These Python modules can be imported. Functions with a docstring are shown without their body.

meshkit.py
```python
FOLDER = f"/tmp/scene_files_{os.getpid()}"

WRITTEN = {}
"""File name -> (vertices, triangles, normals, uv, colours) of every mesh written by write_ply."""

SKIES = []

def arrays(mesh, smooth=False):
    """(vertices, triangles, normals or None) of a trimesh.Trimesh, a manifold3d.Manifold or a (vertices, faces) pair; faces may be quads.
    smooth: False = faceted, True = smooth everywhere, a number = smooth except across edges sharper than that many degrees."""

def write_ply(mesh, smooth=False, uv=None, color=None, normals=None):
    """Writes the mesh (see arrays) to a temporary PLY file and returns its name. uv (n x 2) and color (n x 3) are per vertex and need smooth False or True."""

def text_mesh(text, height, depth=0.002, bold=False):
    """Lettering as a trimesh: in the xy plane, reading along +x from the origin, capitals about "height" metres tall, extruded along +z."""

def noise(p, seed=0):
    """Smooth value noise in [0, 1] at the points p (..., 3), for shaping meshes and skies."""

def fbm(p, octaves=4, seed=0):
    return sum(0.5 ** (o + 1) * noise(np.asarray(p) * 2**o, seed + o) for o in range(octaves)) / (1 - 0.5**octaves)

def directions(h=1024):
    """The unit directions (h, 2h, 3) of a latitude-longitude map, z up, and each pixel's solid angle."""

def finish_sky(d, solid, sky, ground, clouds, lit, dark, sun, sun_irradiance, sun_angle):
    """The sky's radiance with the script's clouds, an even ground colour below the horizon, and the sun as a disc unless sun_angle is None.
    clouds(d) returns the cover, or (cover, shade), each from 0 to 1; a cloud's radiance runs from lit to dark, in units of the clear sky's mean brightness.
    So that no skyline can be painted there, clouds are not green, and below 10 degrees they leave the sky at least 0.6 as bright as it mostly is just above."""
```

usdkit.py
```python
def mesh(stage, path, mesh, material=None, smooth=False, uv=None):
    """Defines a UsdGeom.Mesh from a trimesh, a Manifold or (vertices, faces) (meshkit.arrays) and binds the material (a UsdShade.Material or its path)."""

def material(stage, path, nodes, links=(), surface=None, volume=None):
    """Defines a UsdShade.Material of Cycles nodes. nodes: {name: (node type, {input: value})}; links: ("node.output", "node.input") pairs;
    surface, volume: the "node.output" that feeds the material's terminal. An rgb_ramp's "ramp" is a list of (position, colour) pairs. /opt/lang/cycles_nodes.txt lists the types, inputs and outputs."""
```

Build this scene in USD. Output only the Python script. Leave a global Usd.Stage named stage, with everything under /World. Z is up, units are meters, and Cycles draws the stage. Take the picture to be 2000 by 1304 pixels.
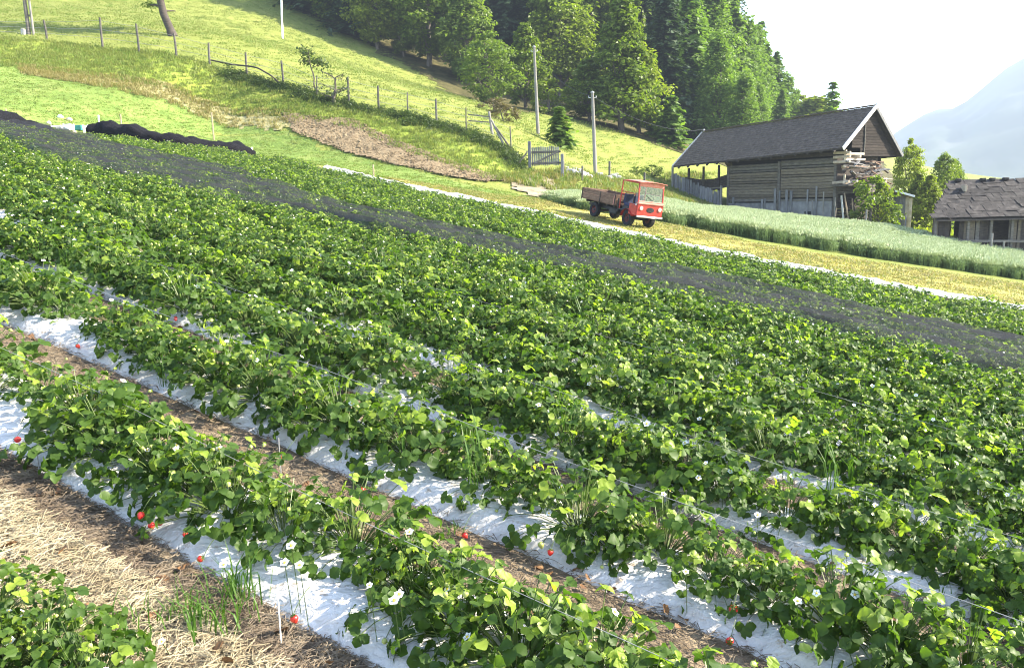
import math, random
import numpy as np
import trimesh, usdkit, meshkit
from pxr import Usd, UsdGeom, UsdLux, UsdShade, Gf, Sdf, Vt
from scipy.interpolate import RBFInterpolator, RegularGridInterpolator
from shapely.geometry import Polygon
from shapely import contains_xy

stage = Usd.Stage.CreateInMemory()
UsdGeom.SetStageUpAxis(stage, 'Z'); UsdGeom.SetStageMetersPerUnit(stage, 1.0)
W = UsdGeom.Xform.Define(stage, '/World')
stage.SetDefaultPrim(W.GetPrim())
UsdGeom.Scope.Define(stage, '/World/Looks')
RNG = np.random.default_rng(7)
PI = math.pi

# ------------------------------------------------------------------ camera, sky, sun, exposure
EYE = 1.8
FOC, PITCH, ROLL = 1550.0, math.radians(10.0), math.radians(1.5)
CF = np.array([0, math.cos(PITCH), -math.sin(PITCH)])
_u0, _r0 = np.array([0, math.sin(PITCH), math.cos(PITCH)]), np.array([1.0, 0, 0])
CU = _u0 * math.cos(ROLL) + _r0 * math.sin(ROLL)
CR = _r0 * math.cos(ROLL) - _u0 * math.sin(ROLL)
EXPOSURE = 2.3
SUN_AZ = math.radians(89)      # clockwise from +y
SUN_EL = math.radians(31)
cam = UsdGeom.Camera.Define(stage, '/World/camera')
cam.CreateFocalLengthAttr(36.0 * FOC / 2000.0); cam.CreateHorizontalApertureAttr(36.0)
cam.CreateExposureAttr(EXPOSURE)
cam.CreateClippingRangeAttr(Gf.Vec2f(0.05, 20000))
cam.AddTransformOp().Set(Gf.Matrix4d(*[float(v) for v in (*CR, 0, *CU, 0, *(-CF), 0, 0, 0, EYE, 1)]))
sun_dir = np.array([math.sin(SUN_AZ) * math.cos(SUN_EL), math.cos(SUN_AZ) * math.cos(SUN_EL), math.sin(SUN_EL)])
dome = UsdLux.DomeLight.Define(stage, '/World/sky')
sky_mat = usdkit.material(stage, '/World/Looks/sky_look', {
    'sky': ('sky_texture', {'sky_type': 'single_scattering', 'sun_disc': False, 'sun_elevation': SUN_EL, 'sun_rotation': SUN_AZ,
                            'altitude': 800.0, 'air_density': 1.0, 'aerosol_density': 1.6, 'ozone_density': 1.0}),
    'bg': ('background_shader', {'strength': 0.115})}, [('sky.color', 'bg.color')], surface='bg.background')
UsdShade.MaterialBindingAPI.Apply(dome.GetPrim()).Bind(sky_mat)
sun = UsdLux.DistantLight.Define(stage, '/World/sun')
sun.CreateIntensityAttr(1.25); sun.CreateAngleAttr(0.53); sun.CreateColorAttr(Gf.Vec3f(1.0, 0.91, 0.75))
UsdLux.LightAPI(sun).CreateNormalizeAttr(True)
_z = sun_dir; _x = np.cross([0, 0, 1.0], _z); _x /= np.linalg.norm(_x); _y = np.cross(_z, _x)
UsdGeom.Xformable(sun).AddTransformOp().Set(Gf.Matrix4d(*[float(v) for v in (*_x, 0, *_y, 0, *_z, 0, 0, 0, 50, 1)]))

# ------------------------------------------------------------------ helpers: prims, labels, meshes
_names = {}
def numbered(parent, name):
    k = (parent, name); n = _names.get(k, 0); _names[k] = n + 1
    return name if n == 0 else f'{name}_{n:03d}'
def tag(prim, label=None, cat=None, group=None, kind=None):
    p = prim.GetPrim() if hasattr(prim, 'GetPrim') else prim
    for k, v in (('label', label), ('category', cat), ('group', group), ('kind', kind)):
        if v: p.SetCustomDataByKey(k, v)
    return prim
def P_(parent): return str(parent.GetPath()) if parent is not None else '/World'
def obj(name, mesh, mat, parent=None, smooth=False, label=None, cat=None, group=None, kind=None):
    pp = P_(parent)
    m = usdkit.mesh(stage, f'{pp}/{numbered(pp, name)}', mesh.get() if isinstance(mesh, MB) else mesh, mat, smooth=smooth)
    return tag(m, label, cat, group, kind)
def thing(name, label, cat, loc=(0, 0, 0), rotz=0.0, group=None, scale=None, mat=None, kind=None):
    x = UsdGeom.Xform.Define(stage, '/World/' + numbered('/World', name))
    if mat is not None:
        x.AddTransformOp().Set(mat)
    else:
        x.AddTranslateOp().Set(Gf.Vec3d(*map(float, loc))); x.AddRotateZOp().Set(float(math.degrees(rotz)))
        if scale is not None: x.AddScaleOp().Set(Gf.Vec3f(*map(float, np.broadcast_to(scale, 3))))
    return tag(x, label, cat, group, kind)
KINDS = stage.CreateClassPrim('/World/kinds')
def new_kind(name):
    return UsdGeom.Xform.Define(stage, '/World/kinds/' + numbered('/World/kinds', name))
def copy_of(kind, name, label, cat, loc, rotz=0, group=None, scale=None, tilt=(0, 0)):
    x = UsdGeom.Xform.Define(stage, '/World/' + numbered('/World', name))
    x.GetPrim().GetReferences().AddInternalReference(kind.GetPath())
    x.GetPrim().SetInstanceable(True)
    x.AddTranslateOp().Set(Gf.Vec3d(*map(float, loc)))
    if tilt != (0, 0): x.AddRotateXYZOp().Set(Gf.Vec3f(math.degrees(tilt[0]), math.degrees(tilt[1]), math.degrees(rotz)))
    else: x.AddRotateZOp().Set(float(math.degrees(rotz)))
    if scale is not None: x.AddScaleOp().Set(Gf.Vec3f(*map(float, np.broadcast_to(scale, 3))))
    return tag(x, label, cat, group)
def instancer(name, protos, pos, rot, scale, idx, label, cat, kind='stuff', tilt=None):
    """protos: (mesh, material, smooth) each; rot about z in radians."""
    path = '/World/' + numbered('/World', name)
    pi = UsdGeom.PointInstancer.Define(stage, path)
    rel = pi.CreatePrototypesRel()
    for k, (m, mat, sm) in enumerate(protos):
        pm = usdkit.mesh(stage, f'{path}/{name}_kind_{k:03d}' if k else f'{path}/{name}_kind', m.get() if isinstance(m, MB) else m, mat, smooth=sm)
        rel.AddTarget(pm.GetPath())
    n = len(pos)
    pi.CreatePositionsAttr(Vt.Vec3fArray.FromNumpy(np.asarray(pos, np.float32)))
    rot = np.asarray(rot)
    q = np.zeros((n, 4)); q[:, 0] = np.cos(rot / 2); q[:, 3] = np.sin(rot / 2)
    if tilt is not None:   # extra small rotation about x and y
        tx, ty = tilt
        a = np.stack([np.cos(tx / 2), np.sin(tx / 2), 0 * tx, 0 * tx], 1); b = np.stack([np.cos(ty / 2), 0 * ty, np.sin(ty / 2), 0 * ty], 1)
        q = qmul(qmul(a, b), q)
    pi.CreateOrientationsAttr(Vt.QuathArray([Gf.Quath(float(r[0]), float(r[1]), float(r[2]), float(r[3])) for r in q]))
    s = np.asarray(scale, np.float32)
    if s.ndim == 1: s = np.repeat(s[:, None], 3, 1)
    pi.CreateScalesAttr(Vt.Vec3fArray.FromNumpy(s))
    pi.CreateProtoIndicesAttr(Vt.IntArray.FromNumpy(np.asarray(idx, np.int32)))
    return tag(pi, label, cat, None, kind)
def qmul(a, b):
    w1, x1, y1, z1 = a.T; w2, x2, y2, z2 = b.T
    return np.stack([w1*w2-x1*x2-y1*y2-z1*z2, w1*x2+x1*w2+y1*z2-z1*y2, w1*y2-x1*z2+y1*w2+z1*x2, w1*z2+x1*y2-y1*x2+z1*w2], 1)

class MB:
    """collects shapes into one mesh"""
    def __init__(self): self.v, self.f, self.n = [], [], 0
    def add(self, v, f):
        v = np.asarray(v, float); f = np.asarray(f, int)
        if f.shape[1] == 4: f = np.vstack([f[:, [0, 1, 2]], f[:, [0, 2, 3]]])
        self.v.append(v); self.f.append(f + self.n); self.n += len(v); return self
    def tm(self, m): return self.add(m.vertices, m.faces)
    def box(self, c, size, ax=None, bevel=0.0):
        """box of size at c; ax: 3x3 rows = local axes"""
        s = np.asarray(size, float) / 2
        b = min(bevel, s.min() * .45)
        if b > 0:
            pts = []
            for sx in (-1, 1):
                for sy in (-1, 1):
                    for sz in (-1, 1):
                        for k in range(3):
                            q = np.array([sx, sy, sz]) * s
                            for j in range(3):
                                if j != k: q[j] -= np.sign(q[j]) * b
                            pts.append(q)
            h = trimesh.convex.convex_hull(np.array(pts)); v, f = h.vertices, h.faces
        else:
            v = np.array([[x, y, z] for x in (-1, 1) for y in (-1, 1) for z in (-1, 1)], float) * s
            f = np.array([[0, 1, 3, 2], [4, 6, 7, 5], [0, 4, 5, 1], [2, 3, 7, 6], [0, 2, 6, 4], [1, 5, 7, 3]])
        if ax is not None: v = v @ np.asarray(ax, float)
        return self.add(v + np.asarray(c, float), f)
    def beam(self, a, b, w, h, up=(0, 0, 1), bevel=0.0):
        a, b = np.asarray(a, float), np.asarray(b, float); d = b - a; L = np.linalg.norm(d); d /= L
        s = np.cross(up, d); 
        if np.linalg.norm(s) < 1e-4: s = np.cross([1.0, 0, 0], d)
        s /= np.linalg.norm(s); t = np.cross(d, s)
        return self.box((a + b) / 2, (L, w, h), np.array([d, s, t]), bevel)
    def tube(self, pts, r, n=6, caps=True):
        pts = np.asarray(pts, float); r = np.broadcast_to(r, len(pts)).astype(float)
        d = np.gradient(pts, axis=0); d /= np.maximum(np.linalg.norm(d, axis=1, keepdims=True), 1e-9)
        ref = np.array([0.0, 0, 1]) if abs(d[:, 2]).mean() < .8 else np.array([1.0, 0, 0])
        s = np.cross(d, ref); s /= np.maximum(np.linalg.norm(s, axis=1, keepdims=True), 1e-9); t = np.cross(d, s)
        a = np.arange(n) / n * 2 * PI
        ring = pts[:, None] + r[:, None, None] * (np.cos(a)[None, :, None] * s[:, None] + np.sin(a)[None, :, None] * t[:, None])
        v = ring.reshape(-1, 3); m = len(pts); f = []
        for i in range(m - 1):
            for j in range(n):
                k = (j + 1) % n; f.append([i*n+j, i*n+k, (i+1)*n+k, (i+1)*n+j])
        self.add(v, f)
        if caps:
            c = [[0, j + 1, j] for j in range(1, n - 1)]; self.add(v[:n], c)
            c = [[0, j, j + 1] for j in range(1, n - 1)]; self.add(v[-n:], c)
        return self
    def lathe(self, prof, n=16, axis=1, c=(0, 0, 0)):
        """prof: (r, h) pairs turned about an axis (0 x,1 y,2 z)"""
        prof = np.asarray(prof, float); a = np.arange(n) / n * 2 * PI
        r, h = prof[:, 0], prof[:, 1]
        co = np.stack([r[:, None] * np.cos(a), r[:, None] * np.sin(a), np.repeat(h[:, None], n, 1)], -1)
        if axis == 1: co = co[..., [0, 2, 1]]
        if axis == 0: co = co[..., [2, 0, 1]]
        m = len(prof); f = []
        for i in range(m - 1):
            for j in range(n):
                k = (j + 1) % n; f.append([i*n+j, (i+1)*n+j, (i+1)*n+k, i*n+k])
        return self.add(co.reshape(-1, 3) + np.asarray(c, float), f)
    def grid(self, pts):
        h, w = pts.shape[:2]; i = np.arange(h * w).reshape(h, w)
        f = np.stack([i[:-1, :-1], i[:-1, 1:], i[1:, 1:], i[1:, :-1]], -1).reshape(-1, 4)
        return self.add(pts.reshape(-1, 3), f)
    def get(self): return (np.vstack(self.v), np.vstack(self.f))

def rotm(rx=0, ry=0, rz=0):
    cx, sx, cy, sy, cz, sz = math.cos(rx), math.sin(rx), math.cos(ry), math.sin(ry), math.cos(rz), math.sin(rz)
    return np.array([[cz, -sz, 0], [sz, cz, 0], [0, 0, 1]]) @ np.array([[cy, 0, sy], [0, 1, 0], [-sy, 0, cy]]) @ np.array([[1, 0, 0], [0, cx, -sx], [0, sx, cx]])

# ------------------------------------------------------------------ materials
def look(name, nodes, links, surface='p.BSDF', volume=None):
    return usdkit.material(stage, '/World/Looks/' + name, nodes, links, surface=surface, volume=volume)
def mottled(name, ramp, scale=3.0, detail=6, rough=.85, bump=.0, bscale=40.0, bdist=.02, stretch=None, spec=.25, vary=0.0, big=None, island=False):
    """colour from noise through a ramp; big: (scale, low, high) a second wide noise that scales value; vary: per-object value"""
    n = {'g': ('texture_coordinate', {}) if stretch is not None and stretch[0] == 'obj' else ('geometry', {}),
         'n': ('noise_texture', {'scale': scale, 'detail': detail, 'roughness': .62}), 'r': ('rgb_ramp', {'ramp': ramp}),
         'p': ('principled_bsdf', {'roughness': rough, 'specular_ior_level': spec})}
    src = 'g.object' if n['g'][0] == 'texture_coordinate' else 'g.position'
    l = []
    if stretch is not None:
        n['m'] = ('mapping', {'scale': stretch[1:] if stretch[0] == 'obj' else stretch}); l += [(src, 'm.vector')]; src = 'm.vector'
    l += [(src, 'n.vector'), ('n.fac', 'r.fac')]
    out = 'r.color'
    if big:
        n['bn'] = ('noise_texture', {'scale': big[0], 'detail': 3.0}); n['mr'] = ('map_range', {'from_min': .3, 'from_max': .7, 'to_min': big[1], 'to_max': big[2]})
        n['hv'] = ('hsv', {}); l += [(src, 'bn.vector'), ('bn.fac', 'mr.value'), ('mr.result', 'hv.value'), (out, 'hv.color')]; out = 'hv.color'
    if vary:
        n['oi'] = ('geometry', {}) if island else ('object_info', {})
        n['vr'] = ('map_range', {'from_min': 0., 'from_max': 1., 'to_min': 1 - vary, 'to_max': 1 + vary}); n['hv2'] = ('hsv', {})
        l += [('oi.random_per_island' if island else 'oi.random', 'vr.value'), ('vr.result', 'hv2.value'), (out, 'hv2.color')]; out = 'hv2.color'
    l.append((out, 'p.base_color'))
    if bump:
        n['b2'] = ('noise_texture', {'scale': bscale, 'detail': 5.0}); n['bp'] = ('bump', {'strength': bump, 'distance': bdist})
        l += [(src, 'b2.vector'), ('b2.fac', 'bp.height'), ('bp.normal', 'p.normal')]
    return look(name, n, l)
def leafy(name, dark, mid, light, trans=.35, rough=.45, spec=.35, osc=None, yellow=None, tint=(1.5, 1.7, .6)):
    """foliage: colour varies per leaf and per object; part of the light passes through"""
    ramp = [(0.0, dark), (.5, mid), (.88, light), (.955, yellow or light), (.975, (.22, .13, .045) if yellow else light), (1.0, (.22, .13, .045) if yellow else light)]
    n = {'g': ('geometry', {}), 'oi': ('object_info', {}), 'a': ('math', {'math_type': 'multiply_add', 'value2': .75, 'value3': 0.0}),
         'o': ('math', {'math_type': 'multiply', 'value2': .25}), 'r': ('rgb_ramp', {'ramp': ramp}),
         'p': ('principled_bsdf', {'roughness': rough, 'specular_ior_level': spec}), 't': ('translucent_bsdf', {}), 'mx': ('mix_closure', {'fac': trans}),
         'gm': ('mix_color', {'blend_type': 'multiply', 'fac': 1.0, 'b': tint, 'use_clamp': False})}
    l = [('g.random_per_island', 'a.value1'), ('oi.random', 'o.value1'), ('o.value', 'a.value3'), ('a.value', 'r.fac'), ('r.color', 'p.base_color'),
         ('r.color', 'gm.a'), ('gm.result', 't.color'), ('p.BSDF', 'mx.closure1'), ('t.BSDF', 'mx.closure2')]
    return look(name, n, l, surface='mx.closure')
def plain(name, col, rough=.6, spec=.4, metal=0.0, bump=0, bscale=60, dirt=.25, dscale=4.0):
    c = np.array(col, float)
    return mottled(name, [(.25, tuple(c * (1 - dirt))), (.6, tuple(c)), (.85, tuple(np.minimum(c * (1 + dirt * .5), .9)))], scale=dscale, rough=rough, spec=spec, bump=bump, bscale=bscale)

M = {}
M['meadow'] = mottled('meadow_look', [(.3, (.14, .17, .038)), (.5, (.18, .205, .046)), (.7, (.225, .235, .062))], scale=.55, detail=9, bump=.8, bscale=5.0, bdist=.12, big=(.06, .93, 1.06), spec=.1)
M['lush'] = mottled('lush_grass_look', [(.3, (.105, .165, .036)), (.5, (.15, .215, .048)), (.72, (.215, .245, .075))], scale=.8, detail=9, bump=.8, bscale=6.0, bdist=.1, big=(.1, .85, 1.12), spec=.1)
M['bank'] = mottled('bank_grass_look', [(.3, (.13, .175, .026)), (.5, (.2, .25, .038)), (.72, (.28, .295, .065))], scale=1.2, detail=9, bump=.9, bscale=5.0, bdist=.15, big=(.15, .75, 1.15), spec=.1)
M['dry'] = mottled('dry_grass_look', [(.3, (.2, .19, .08)), (.5, (.31, .28, .13)), (.72, (.4, .36, .2))], scale=1.6, detail=9, bump=.8, bscale=8.0, bdist=.08, spec=.1)
M['mown'] = mottled('mown_grass_look', [(.3, (.20, .19, .045)), (.5, (.30, .27, .07)), (.72, (.38, .33, .11))], scale=1.3, detail=9, bump=.8, bscale=9.0, bdist=.06, big=(.2, .85, 1.1), spec=.1)
M['tilled'] = mottled('tilled_soil_look', [(.28, (.12, .085, .05)), (.5, (.2, .15, .088)), (.72, (.27, .21, .13))], scale=3.5, detail=8, bump=.9, bscale=6.0, bdist=.12, spec=.1)
M['soil'] = mottled('field_soil_look', [(.3, (.10, .075, .05)), (.5, (.19, .145, .095)), (.7, (.31, .25, .165))], scale=9, detail=9, bump=1.0, bscale=35, bdist=.03, big=(1.2, .7, 1.15), spec=.1)
M['bare'] = mottled('bare_path_look', [(.3, (.17, .145, .09)), (.5, (.25, .21, .14)), (.7, (.33, .28, .2))], scale=2.0, detail=8, bump=.6, bscale=12, bdist=.05, spec=.1)
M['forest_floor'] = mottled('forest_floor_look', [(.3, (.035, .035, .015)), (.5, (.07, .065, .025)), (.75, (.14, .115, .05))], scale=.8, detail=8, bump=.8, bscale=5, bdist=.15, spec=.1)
M['valley'] = mottled('valley_look', [(.35, (.06, .09, .02)), (.55, (.14, .17, .04)), (.7, (.2, .21, .06))], scale=.02, detail=6, spec=.05)
M['mountain'] = mottled('mountain_look', [(.35, (.025, .04, .02)), (.55, (.05, .07, .035)), (.75, (.13, .13, .11))], scale=.01, detail=8, spec=.05)
M['film'] = look('mulch_film_look', {'g': ('geometry', {}), 'n': ('noise_texture', {'scale': 6.0, 'detail': 6.0}), 'r': ('rgb_ramp', {'ramp': [(.3, (.64, .62, .59)), (.55, (.78, .765, .74)), (.8, (.85, .84, .82))]}),
    'ds': ('noise_texture', {'scale': 17.0, 'detail': 9.0, 'roughness': .72}), 'dr': ('rgb_ramp', {'ramp': [(.0, (1, 1, 1)), (.57, (1, 1, 1)), (.64, (.62, .52, .42)), (.78, (.38, .29, .2))]}), 'mm': ('mix_color', {'blend_type': 'multiply', 'fac': 1.0}),
    'n2': ('noise_texture', {'scale': 16.0, 'detail': 5.0, 'distortion': 1.2}), 'm': ('mapping', {'scale': (1, 2.2, 1), 'rotation': (0, 0, .5)}), 'b': ('bump', {'strength': .8, 'distance': .035}),
    'p': ('principled_bsdf', {'roughness': .36, 'specular_ior_level': .5}), 't': ('translucent_bsdf', {'color': (.8, .8, .82)}), 'mx': ('mix_closure', {'fac': .2})},
    [('g.position', 'n.vector'), ('n.fac', 'r.fac'), ('g.position', 'ds.vector'), ('ds.fac', 'dr.fac'), ('r.color', 'mm.a'), ('dr.color', 'mm.b'), ('mm.result', 'p.base_color'), ('g.position', 'm.vector'), ('m.vector', 'n2.vector'), ('n2.fac', 'b.height'), ('b.normal', 'p.normal'), ('p.BSDF', 'mx.closure1'), ('t.BSDF', 'mx.closure2')], surface='mx.closure')
M['leaf'] = leafy('strawberry_leaf_look', (.044, .088, .014), (.092, .155, .022), (.18, .23, .042), trans=.42, rough=.5, spec=.28, yellow=(.42, .40, .07))
M['young_leaf'] = leafy('young_leaf_look', (.2, .28, .035), (.29, .36, .055), (.4, .43, .10), trans=.45)
M['stalk'] = plain('leaf_stalk_look', (.085, .125, .028), rough=.5, dirt=.3, dscale=12)
M['petal'] = plain('petal_look', (.82, .82, .78), rough=.6, dirt=.05)
M['pollen'] = plain('flower_centre_look', (.7, .5, .06), rough=.7)
M['unripe'] = plain('unripe_berry_look', (.36, .40, .11), rough=.45, dirt=.25, dscale=30)
M['berry'] = mottled('ripe_berry_look', [(.3, (.42, .015, .012)), (.55, (.6, .03, .02)), (.8, (.62, .1, .04))], scale=25, rough=.28, spec=.5, bump=.4, bscale=160, bdist=.004)
M['straw'] = mottled('straw_look', [(.3, (.36, .28, .16)), (.5, (.55, .46, .28)), (.7, (.72, .63, .42))], scale=7, detail=6, rough=.6, vary=.45, island=True, spec=.3)
M['old_straw'] = mottled('old_straw_look', [(.3, (.16, .12, .08)), (.5, (.28, .215, .15)), (.7, (.43, .35, .245))], scale=7, detail=6, rough=.7, vary=.5, island=True, spec=.2)
M['dead_leaf'] = mottled('dead_leaf_look', [(.3, (.12, .06, .03)), (.6, (.26, .14, .06)), (.8, (.34, .22, .10))], scale=14, rough=.6, vary=.3, island=True)
M['blade'] = leafy('grass_blade_look', (.05, .11, .015), (.10, .19, .03), (.2, .27, .06), trans=.4)
M['meadow_blade'] = leafy('meadow_blade_look', (.15, .18, .042), (.215, .245, .055), (.3, .31, .09), trans=.38, rough=.6, tint=(1.35, 1.4, .7))
M['lush_blade'] = leafy('lush_blade_look', (.12, .18, .03), (.2, .265, .05), (.3, .33, .085), trans=.38, rough=.6, tint=(1.35, 1.4, .7))
M['dry_blade'] = leafy('dry_blade_look', (.2, .17, .06), (.3, .26, .1), (.42, .36, .17), trans=.3, rough=.6)
M['weed'] = leafy('weed_look', (.04, .065, .014), (.08, .115, .022), (.16, .19, .045), trans=.35)
M['grain'] = leafy('grain_stem_look', (.15, .22, .085), (.23, .3, .125), (.32, .38, .18), trans=.3, rough=.5, tint=(1.1, 1.2, .8))
M['ear'] = leafy('grain_ear_look', (.45, .51, .28), (.54, .59, .35), (.62, .65, .43), trans=.25, rough=.6, tint=(1.1, 1.15, .95))
M['net'] = look('net_look', {'g': ('geometry', {}), 'n': ('noise_texture', {'scale': 2.2, 'detail': 5.0}), 'mr': ('map_range', {'from_min': .3, 'from_max': .7, 'to_min': .24, 'to_max': .56}),
    'tr': ('transparent_bsdf', {}), 'p': ('principled_bsdf', {'base_color': (.03, .03, .032), 'roughness': .9, 'specular_ior_level': .1}), 'mx': ('mix_closure', {})},
    [('g.position', 'n.vector'), ('n.fac', 'mr.value'), ('mr.result', 'mx.fac'), ('tr.BSDF', 'mx.closure1'), ('p.BSDF', 'mx.closure2')], surface='mx.closure')
M['rolled_net'] = mottled('rolled_net_look', [(.3, (.007, .007, .009)), (.6, (.014, .014, .018)), (.8, (.03, .03, .038))], scale=5, detail=8, rough=.85, bump=1.0, bscale=14, bdist=.08, stretch=(1, 2.5, 3), spec=.08)
M['bark'] = mottled('bark_look', [(.3, (.06, .05, .04)), (.6, (.13, .11, .09)), (.8, (.22, .19, .16))], scale=6, rough=.9, bump=.8, bscale=18, bdist=.03, stretch=(2, 2, .5))
M['broadleaf'] = leafy('broadleaf_look', (.11, .155, .018), (.19, .225, .028), (.3, .315, .055), trans=.45)
M['yellowleaf'] = leafy('yellow_green_leaf_look', (.15, .185, .02), (.24, .275, .032), (.35, .37, .065), trans=.45)
M['greyleaf'] = leafy('grey_green_leaf_look', (.12, .17, .032), (.2, .25, .05), (.3, .34, .09), trans=.45)
M['darkneedle'] = leafy('dark_needle_look', (.035, .062, .022), (.06, .098, .034), (.1, .14, .05), trans=.28, rough=.6)
M['needle'] = leafy('needle_look', (.10, .165, .03), (.17, .24, .042), (.27, .33, .075), trans=.42, rough=.55)
M['dryleaf'] = leafy('dry_shrub_look', (.1, .08, .035), (.17, .13, .06), (.24, .2, .09), trans=.25)
M['oldwood'] = mottled('weathered_wood_look', [(.25, (.06, .054, .047)), (.5, (.115, .103, .088)), (.75, (.19, .172, .148))], scale=3, detail=8, rough=.85, bump=.5, bscale=20, bdist=.02, stretch=(1.2, 1.2, 9), vary=.22, spec=.2)
M['logwood'] = mottled('log_wall_look', [(.25, (.075, .06, .044)), (.5, (.135, .11, .08)), (.75, (.2, .168, .122))], scale=3, detail=8, rough=.85, bump=.5, bscale=14, bdist=.02, stretch=(1, 1, 9), vary=.22, spec=.2)
M['greywood'] = mottled('grey_plank_look', [(.25, (.10, .098, .1)), (.5, (.165, .162, .165)), (.75, (.25, .245, .245))], scale=3, detail=8, rough=.85, bump=.5, bscale=20, bdist=.02, stretch=(9, 9, 1), vary=.25, spec=.2)
M['darkwood'] = mottled('dark_wood_look', [(.25, (.028, .023, .02)), (.5, (.055, .045, .038)), (.75, (.1, .085, .07))], scale=3, detail=8, rough=.85, bump=.5, bscale=20, bdist=.02, stretch=(1.2, 1.2, 9), vary=.25, spec=.2)
M['palewood'] = mottled('pale_board_look', [(.25, (.3, .23, .16)), (.5, (.45, .37, .28)), (.75, (.6, .52, .42))], scale=5, detail=6, rough=.8, vary=.3, spec=.2)
M['brownwood'] = mottled('brown_board_look', [(.25, (.065, .04, .027)), (.5, (.13, .082, .056)), (.75, (.2, .135, .095))], scale=4, detail=6, rough=.8, vary=.3, spec=.2, stretch=(1, 1, 6))
M['shingle'] = mottled('roof_shingle_look', [(.22, (.042, .032, .025)), (.5, (.085, .066, .052)), (.78, (.155, .125, .1))], scale=5, detail=8, rough=.8, bump=.5, bscale=12, bdist=.03, vary=.18, spec=.25, stretch=(1, 1, .6))
M['slab'] = mottled('roof_slab_look', [(.25, (.012, .010, .009)), (.5, (.024, .020, .018)), (.75, (.075, .067, .06))], scale=4, detail=7, rough=.8, bump=.5, bscale=14, bdist=.03, vary=.4, spec=.25)
M['whitepaint'] = plain('white_paint_look', (.78, .76, .72), rough=.6, dirt=.15)
M['trim'] = plain('weathered_trim_look', (.58, .55, .50), rough=.7, dirt=.3)
M['plaster'] = mottled('old_plaster_look', [(.3, (.12, .115, .115)), (.5, (.19, .185, .185)), (.7, (.27, .265, .26))], scale=1.5, detail=8, rough=.9, bump=.6, bscale=8, bdist=.05)
M['stone'] = mottled('stone_look', [(.3, (.2, .195, .19)), (.5, (.34, .33, .32)), (.7, (.5, .49, .47))], scale=4, detail=8, rough=.85, bump=.6, bscale=12, bdist=.04, vary=.25)
M['polewood'] = mottled('pole_wood_look', [(.3, (.15, .14, .125)), (.6, (.24, .225, .205)), (.8, (.33, .315, .29))], scale=3, rough=.8, stretch=(6, 6, .6))
M['red'] = mottled('red_paint_look', [(.3, (.17, .03, .02)), (.5, (.36, .03, .022)), (.68, (.42, .05, .035)), (.85, (.4, .16, .11))], scale=3.5, detail=7, rough=.42, spec=.45)
M['faded_red'] = mottled('faded_red_paint_look', [(.3, (.42, .14, .10)), (.55, (.52, .2, .15)), (.8, (.6, .32, .26))], scale=3.5, detail=7, rough=.55, spec=.4)
M['rim'] = plain('wheel_rim_look', (.13, .035, .028), rough=.6)
M['rubber'] = plain('tyre_look', (.025, .025, .026), rough=.85, spec=.2)
M['black'] = plain('dark_metal_look', (.03, .03, .032), rough=.6)
M['grey_metal'] = plain('grey_metal_look', (.3, .3, .3), rough=.4, metal=1)
M['blue_seat'] = plain('seat_cover_look', (.02, .03, .07), rough=.7)
M['lamp_glass'] = plain('headlight_look', (.75, .72, .68), rough=.15, spec=.6, dirt=.08)
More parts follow.
